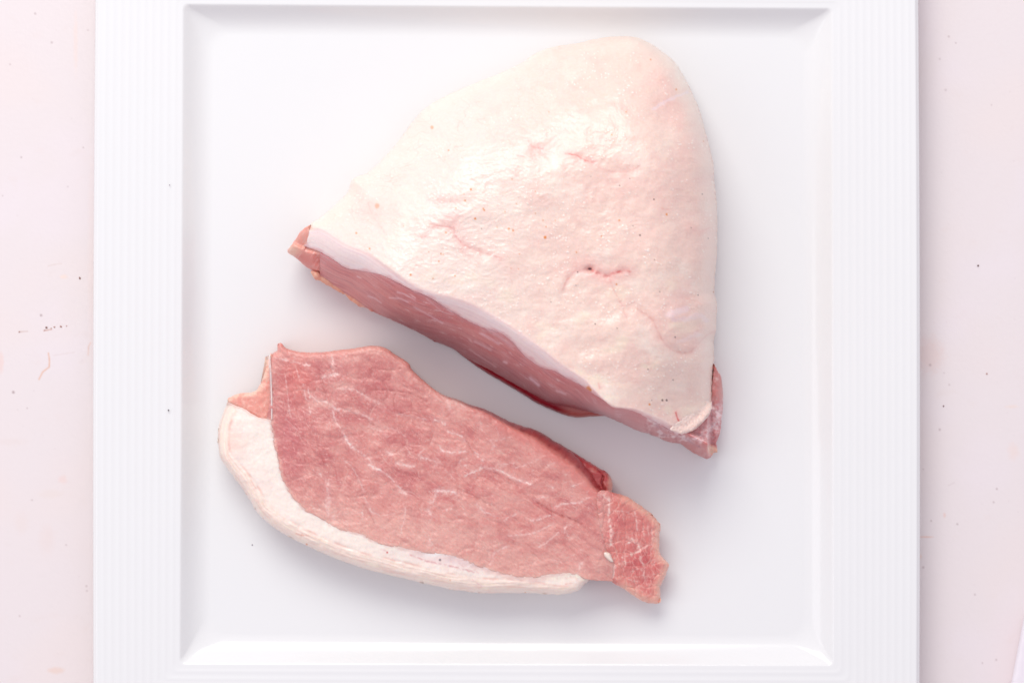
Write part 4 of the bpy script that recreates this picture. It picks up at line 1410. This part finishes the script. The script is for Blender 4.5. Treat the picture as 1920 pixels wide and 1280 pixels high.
# folded muscle showing on the far flank, beside the tail
SM = [(1040, 846), (1065, 842), (1090, 857), (1120, 875), (1137, 885), (1146, 897), (1148, 910), (1147, 922), (1156, 930), (1140, 934), (1118, 918),
      (1100, 898), (1080, 878), (1058, 862)]
SMP = rough(catmull(SM, True, 4), 1.4, .1, 63)


def sm_z(x, y):
    d, _, _ = seg_dist(x, y, SMP[::3], True)
    df, _, _ = seg_dist(x, y, [(1131, 893), (1128, 905), (1134, 918)])
    df2, _, _ = seg_dist(x, y, [(1098, 880), (1106, 892), (1116, 908)])
    z = .0065 + .0035 * np.sqrt(1 - (1 - np.clip(d / 12, 0, 1)) ** 2) + .0006 * fbm(x / 12, y / 12, 3, 64)
    return z - .0012 * np.exp(-(df / 2.5) ** 2) - .0008 * np.exp(-(df2 / 2.5) ** 2)


def sm_col(x, y, z):
    c = const((196, 92, 92), len(x))
    c = mixc(c, s2l((168, 44, 52)), .8 * (1 - sstep(1075, 1110, x)))
    c = mixc(c, s2l((214, 140, 132)), .6 * sstep(0, .4, fbm(x / 12, y / 12, 3, 65)) * sstep(1090, 1110, x))
    c = mixc(c, s2l((236, 186, 166)), .7 * sstep(1136, 1144, x) * sstep(880, 900, y))
    c = paint_lines(c, x, y, [([(1120, 880), (1131, 893), (1128, 905), (1134, 918)], 1.8, 1), ([(1098, 880), (1106, 892), (1116, 908)], 1.6, .9)], (160, 40, 44), .8)
    return c, np.full(len(x), .9)


region('side_muscle', SMP, sm_z, sm_col, M_LEAN, pork_slice, 1.2,
       lambda x, y, z: [(.4, z - .001), (0, z - .003), (-4, z - .0055), (-8, z * 0 + .001)])
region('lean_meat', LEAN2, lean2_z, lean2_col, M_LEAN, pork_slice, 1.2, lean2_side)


def fat2_z(x, y):
    z = slice_base(x, y) + .00012
    do, _, _ = seg_dist(x, y, OUTc[::2])
    # flat cut face, then a rounded skin-side flank 26 px wide falling away
    wl = np.interp(x, [410, 450, 520, 640, 800, 950, 1050, 1100], [16, 24, 27, 26, 30, 26, 16, 8])
    u = np.clip(do / wl, 0, 1)
    drop = (1 - np.sqrt(1 - (1 - u) ** 2.6)) * .0060
    z = z - drop
    z = z + .00035 * fbm(x / 22, y / 22, 3, 151) + .0001 * fbm(x / 7, y / 7, 3, 152)
    a, b = rot(x, y, 24)
    z = z + .00045 * (1 - sstep(.7, 1.1, do / wl)) * fbm(a / 40, do / 4.5, 3, 153)
    z = z - .0002 * np.exp(-((do - wl) / 3) ** 2) * sstep(0, .3, .2 + fbm(x / 40, y / 40, 2, 3))
    return z


def fat2_col(x, y, z):
    n = len(x)
    do, _, _ = seg_dist(x, y, OUTc[::2])
    df, _, _ = seg_dist(x, y, FBc[::2])
    wl = np.interp(x, [410, 450, 520, 640, 800, 950, 1050, 1100], [16, 24, 27, 26, 30, 26, 16, 8])
    c = const((245, 230, 220), n)
    c = mixc(c, s2l((240, 208, 196)), .7 * (1 - sstep(.2, 1.4, np.hypot((x - 440) / 24, (y - 830) / 34))))
    c = mixc(c, s2l((238, 216, 210)), sstep(0, .5, fbm(x / 40, y / 30, 3, 5)) * .35)
    rim = 1 - sstep(.75, 1.1, do / wl)
    rc = const((245, 224, 212), n)
    a, b = rot(x, y, 24)
    rc = mixc(rc, s2l((238, 198, 184)), .55 * sstep(0, .45, fbm(a / 45, do / 4.5, 3, 6)))
    rc = mixc(rc, s2l((250, 234, 214)), .6 * sstep(0, .45, fbm(a / 35, do / 3.5, 3, 7)))
    c = c * (1 - rim[:, None]) + rc * rim[:, None]
    c = mixc(c, s2l((228, 170, 155)), .5 * np.exp(-((do - wl) / 2.2) ** 2) * sstep(-.2, .3, fbm(x / 30, y / 30, 2, 8)))
    c = mixc(c, s2l((232, 186, 176)), .75 * (1 - sstep(0, 6 + 10 * sstep(700, 850, x), df + 5 * fbm(x / 14, y / 9, 3, 77))))
    # translucent grey-lilac stretch beside the lean at the bottom
    g = (1 - sstep(.3, 1.3, np.hypot((x - 840) / 90, (y - 1048 - (x - 840) * .18) / 14)))
    c = mixc(c, s2l((230, 206, 208)), .5 * g)
    c = mixc(c, s2l((246, 236, 232)), .8 * (1 - sstep(.3, 1.3, np.hypot((x - 812) / 22, (y - 1038) / 8))))
    c = paint_lines(c, x, y, [([(770, 1040), (805, 1052), (850, 1062), (890, 1072)], 1.6, .8), ([(715, 1030), (724, 1032)], 1.2, .6),
                              ([(862, 1055), (868, 1062)], 1.6, .6), ([(880, 1070), (890, 1068), (896, 1074)], 1.4, .6),
                              ([(885, 1085), (903, 1100)], 1.4, .4), ([(920, 1068), (960, 1082), (1000, 1086)], 1.0, .3)], (220, 172, 172), .8)
    c = paint_lines(c, x, y, [([(1030, 1088), (1070, 1080), (1095, 1084)], 6, .8), ([(725, 1030), (745, 1027)], 2.5, .6)], (250, 236, 220), .8)
    c = paint_lines(c, x, y, [([(555, 1000), (565, 1002), (578, 1004)], 1.3, .6), ([(1060, 1094), (1075, 1092)], 1.4, .5), ([(470, 900), (480, 915)], 1.4, .3)], (228, 150, 130), .8)
    for (sx, sy, r, f, col) in [(575, 1020, 1.9, 1, (225, 125, 40)), (726, 1035, 1.9, .9, (200, 70, 70)), (825, 1049, 2.4, .85, (100, 85, 90)),
                                (844, 1087, 1.7, .5, (225, 150, 70)), (985, 1110, 1.6, .6, (225, 140, 60))]:
        d = np.hypot(x - sx, y - sy)
        c = mixc(c, s2l(col), f * (1 - sstep(r * .5, r * 1.35, d)))
    wet = .5 + .5 * rim + .4 * fbm(x / 20, y / 20, 2, 5)
    return c, np.clip(wet, 0, 1)


region('fat_edge', FAT2, fat2_z, fat2_col, M_FAT, pork_slice, 1.2,
       lambda x, y, z: [(.5, z - .0008), (.2, z - .002)] + [(o * np.interp(x, [900, 1060], [1, .22]), np.maximum(z - q, .0006)) for o, q in
                   [(-4, .0034), (-12, .0052), (-26, .0075), (-44, .0115)]])

# small flap of muscle at the upper left of the slice
FL = [(427, 748), (440, 741), (455, 736), (466, 736), (480, 732), (487, 722), (494, 706), (500, 685), (504, 668), (509, 664), (510, 700),
      (512, 740), (511, 790), (500, 792), (484, 786), (466, 774), (452, 768), (434, 760)]
FLP = rough(catmull(FL, True, 4), 1.4, .13, 43)


def fl_z(x, y):
    d, _, _ = seg_dist(x, y, FLP[::3], True)
    z = slice_base(x, y) - .0003 - .0018 * (1 - np.sqrt(1 - (1 - np.clip(d / 7, 0, 1)) ** 2)) * (1 - sstep(485, 500, x))
    return z + .0003 * fbm(x / 10, y / 10, 3, 7) - .0012 * inside(x, y, FAT2) * sstep(0, 8, seg_dist(x, y, FB[:6])[0]) - .0012 * sstep(508, 511, x)


def fl_col(x, y, z):
    n = len(x)
    c = const((230, 160, 146), n)
    d, _, _ = seg_dist(x, y, UPc[:40:2])
    c = mixc(c, s2l((240, 200, 180)), .9 * (1 - sstep(2, 14, d)))
    cid, f1, e = voronoi(x / 12 + .7 * fbm(x / 14, y / 14, 2, 5), y / 16 + .7 * fbm(x / 14, y / 14, 2, 6), 3)
    c = mixc(c, s2l((244, 208, 194)), .5 * (1 - sstep(.03, .16, e)) * sstep(-.2, .3, fbm(x / 10, y / 10, 2, 7)))
    c = mixc(c, s2l((222, 140, 128)), .5 * sstep(0, .4, fbm(x / 12, y / 12, 2, 8)))
    c = mixc(c, s2l((244, 226, 232)), .95 * np.exp(-((x - np.interp(y, [664, 700, 740, 790], [505, 507, 509, 509])) / 1.7) ** 2))
    return c, np.full(n, .6)


region('meat_flap', FLP, fl_z, fl_col, M_LEAN, pork_slice, 1.2,
       lambda x, y, z: [(.4, z - .0008), (0, z - .002), (-3, z - .0035), (-7, z - .005), (-12, np.maximum(z - .010, .001))])

# tail end, redder, reaching to the lower right
TP = rough(catmull(TAIL, True, 4), 2.0, .12, 53)
TW = [([(1132, 927), (1141, 937), (1142, 955), (1142, 972), (1144, 984), (1146, 1000), (1145, 1022)], 2.6, .85),
      ([(1176, 1018), (1190, 1016), (1197, 1022), (1200, 1032), (1190, 1036), (1180, 1040), (1166, 1045)], 1.6, .8),
      ([(1180, 1008), (1190, 1012)], 2.2, .8), ([(1200, 1032), (1212, 1024), (1222, 1020)], 1.3, .6), ([(1202, 1040), (1200, 1050), (1210, 1062), (1206, 1078)], 1.2, .6),
      ([(1184, 1072), (1193, 1066), (1202, 1068)], 1.4, .6), ([(1160, 1056), (1172, 1052), (1172, 1062)], 1.4, .6),
      ([(1190, 955), (1193, 975), (1195, 995)], 1.2, .6), ([(1206, 990), (1208, 1004)], .9, .6), ([(1214, 985), (1217, 1004)], 1.0, .6),
      ([(1222, 990), (1224, 1010)], 1.1, .6), ([(1158, 958), (1160, 970)], .8, .6), ([(1168, 958), (1170, 972)], .8, .5), ([(1178, 1085), (1196, 1090)], 1.0, .5),
      ([(1230, 996), (1231, 1020)], 1.2, .5), ([(1150, 957), (1172, 958), (1190, 968), (1196, 980)], 1.2, .4), ([(1196, 1030), (1196, 1020)], 1.2, .6),
      ([(1215, 1078), (1212, 1096)], 1.0, .5), ([(1148, 1052), (1151, 1064), (1149, 1080)], 2.2, .8), ([(1195, 1100), (1192, 1114)], 1.2, .4), ([(1222, 1060), (1230, 1050)], 1.2, .4)]


def tail_z(x, y):
    d, _, _ = seg_dist(x, y, TP[::3], True)
    z = slice_base(x, y) + .00015
    z = z - .0026 * (1 - np.sqrt(1 - (1 - np.clip(d / 12, 0, 1)) ** 2)) * sstep(1140, 1160, x)
    cid, f1, e = voronoi(x / 18, y / 22, 13)
    return z + .0003 * sstep(0, .15, e) + .0003 * fbm(x / 9, y / 9, 3, 17) + .0006 * fbm(x / 30, y / 30, 2, 18)


def tail_col(x, y, z):
    n = len(x)
    lp = lean_paint(x, y)
    c = const((220, 134, 128), n)
    c = mixc(c, s2l((206, 108, 108)), .6 * sstep(0, .4, fbm(x / 26, y / 26, 3, 3)))
    c = mixc(c, s2l((206, 98, 100)), .65 * (1 - sstep(.2, 1.3, np.hypot((x - 1200) / 30, (y - 1050) / 32))))
    c = mixc(c, s2l((222, 140, 130)), .6 * (1 - sstep(945, 975, y)))
    cid, f1, e = voronoi((x + 5 * fbm(x / 12, y / 12, 2, 1)) / 17, (y + 5 * fbm(x / 12, y / 12, 2, 2)) / 20, 13)
    c = mixc(c, s2l((238, 190, 178)), .5 * (1 - sstep(.02, .12, e)) * sstep(985, 1010, y))
    a, b = rot(x, y, 80)
    c = mixc(c, s2l((238, 190, 176)), .55 * sstep(.1, .5, fbm(a / 12, b / 2.2, 3, 4)))
    d, _, _ = seg_dist(x, y, TP[::3], True)
    ed = (1 - sstep(2, 20, d + 4 * fbm(x / 10, y / 10, 2, 6))) * sstep(1150, 1175, x)
    c = mixc(c, s2l((244, 198, 178)), .7 * ed)
    w = sstep(1128, 1146, x + .1 * (y - 970) + 3 * fbm(x / 10, y / 10, 2, 6))
    c = lp * (1 - w[:, None]) + c * w[:, None]
    c = paint_lines(c, x, y, TW, (246, 216, 206), 1.0)
    return c, np.full(n, .7)


region('meat_tail', TP, tail_z, tail_col, M_LEAN, pork_slice, 1.2,
       lambda x, y, z: [(.5, z - .0008), (0, z - .002), (-2, z - .003), (-6, z - .0045), (-10, z - .006), (-16, np.maximum(z - .008, .0008))])

# bead of white fat beside the tail
BD = [(1132, 1036), (1137, 1034), (1144, 1037), (1147, 1044), (1150, 1052), (1146, 1053), (1140, 1049), (1134, 1043)]
BDP = catmull(BD, True, 5)
region('fat_bead', BDP, lambda x, y: slice_base(x, y) + .0003 + .0016 * np.sqrt(1 - (1 - np.clip(seg_dist(x, y, BDP, True)[0] / 5, 0, 1)) ** 2),
       lambda x, y, z: (const((248, 230, 216), len(x)), np.full(len(x), .8)), M_FAT, pork_slice, .9,
       lambda x, y, z: [(.2, z - .0006), (-.5, z - .0016), (-1.5, z - .0028)])
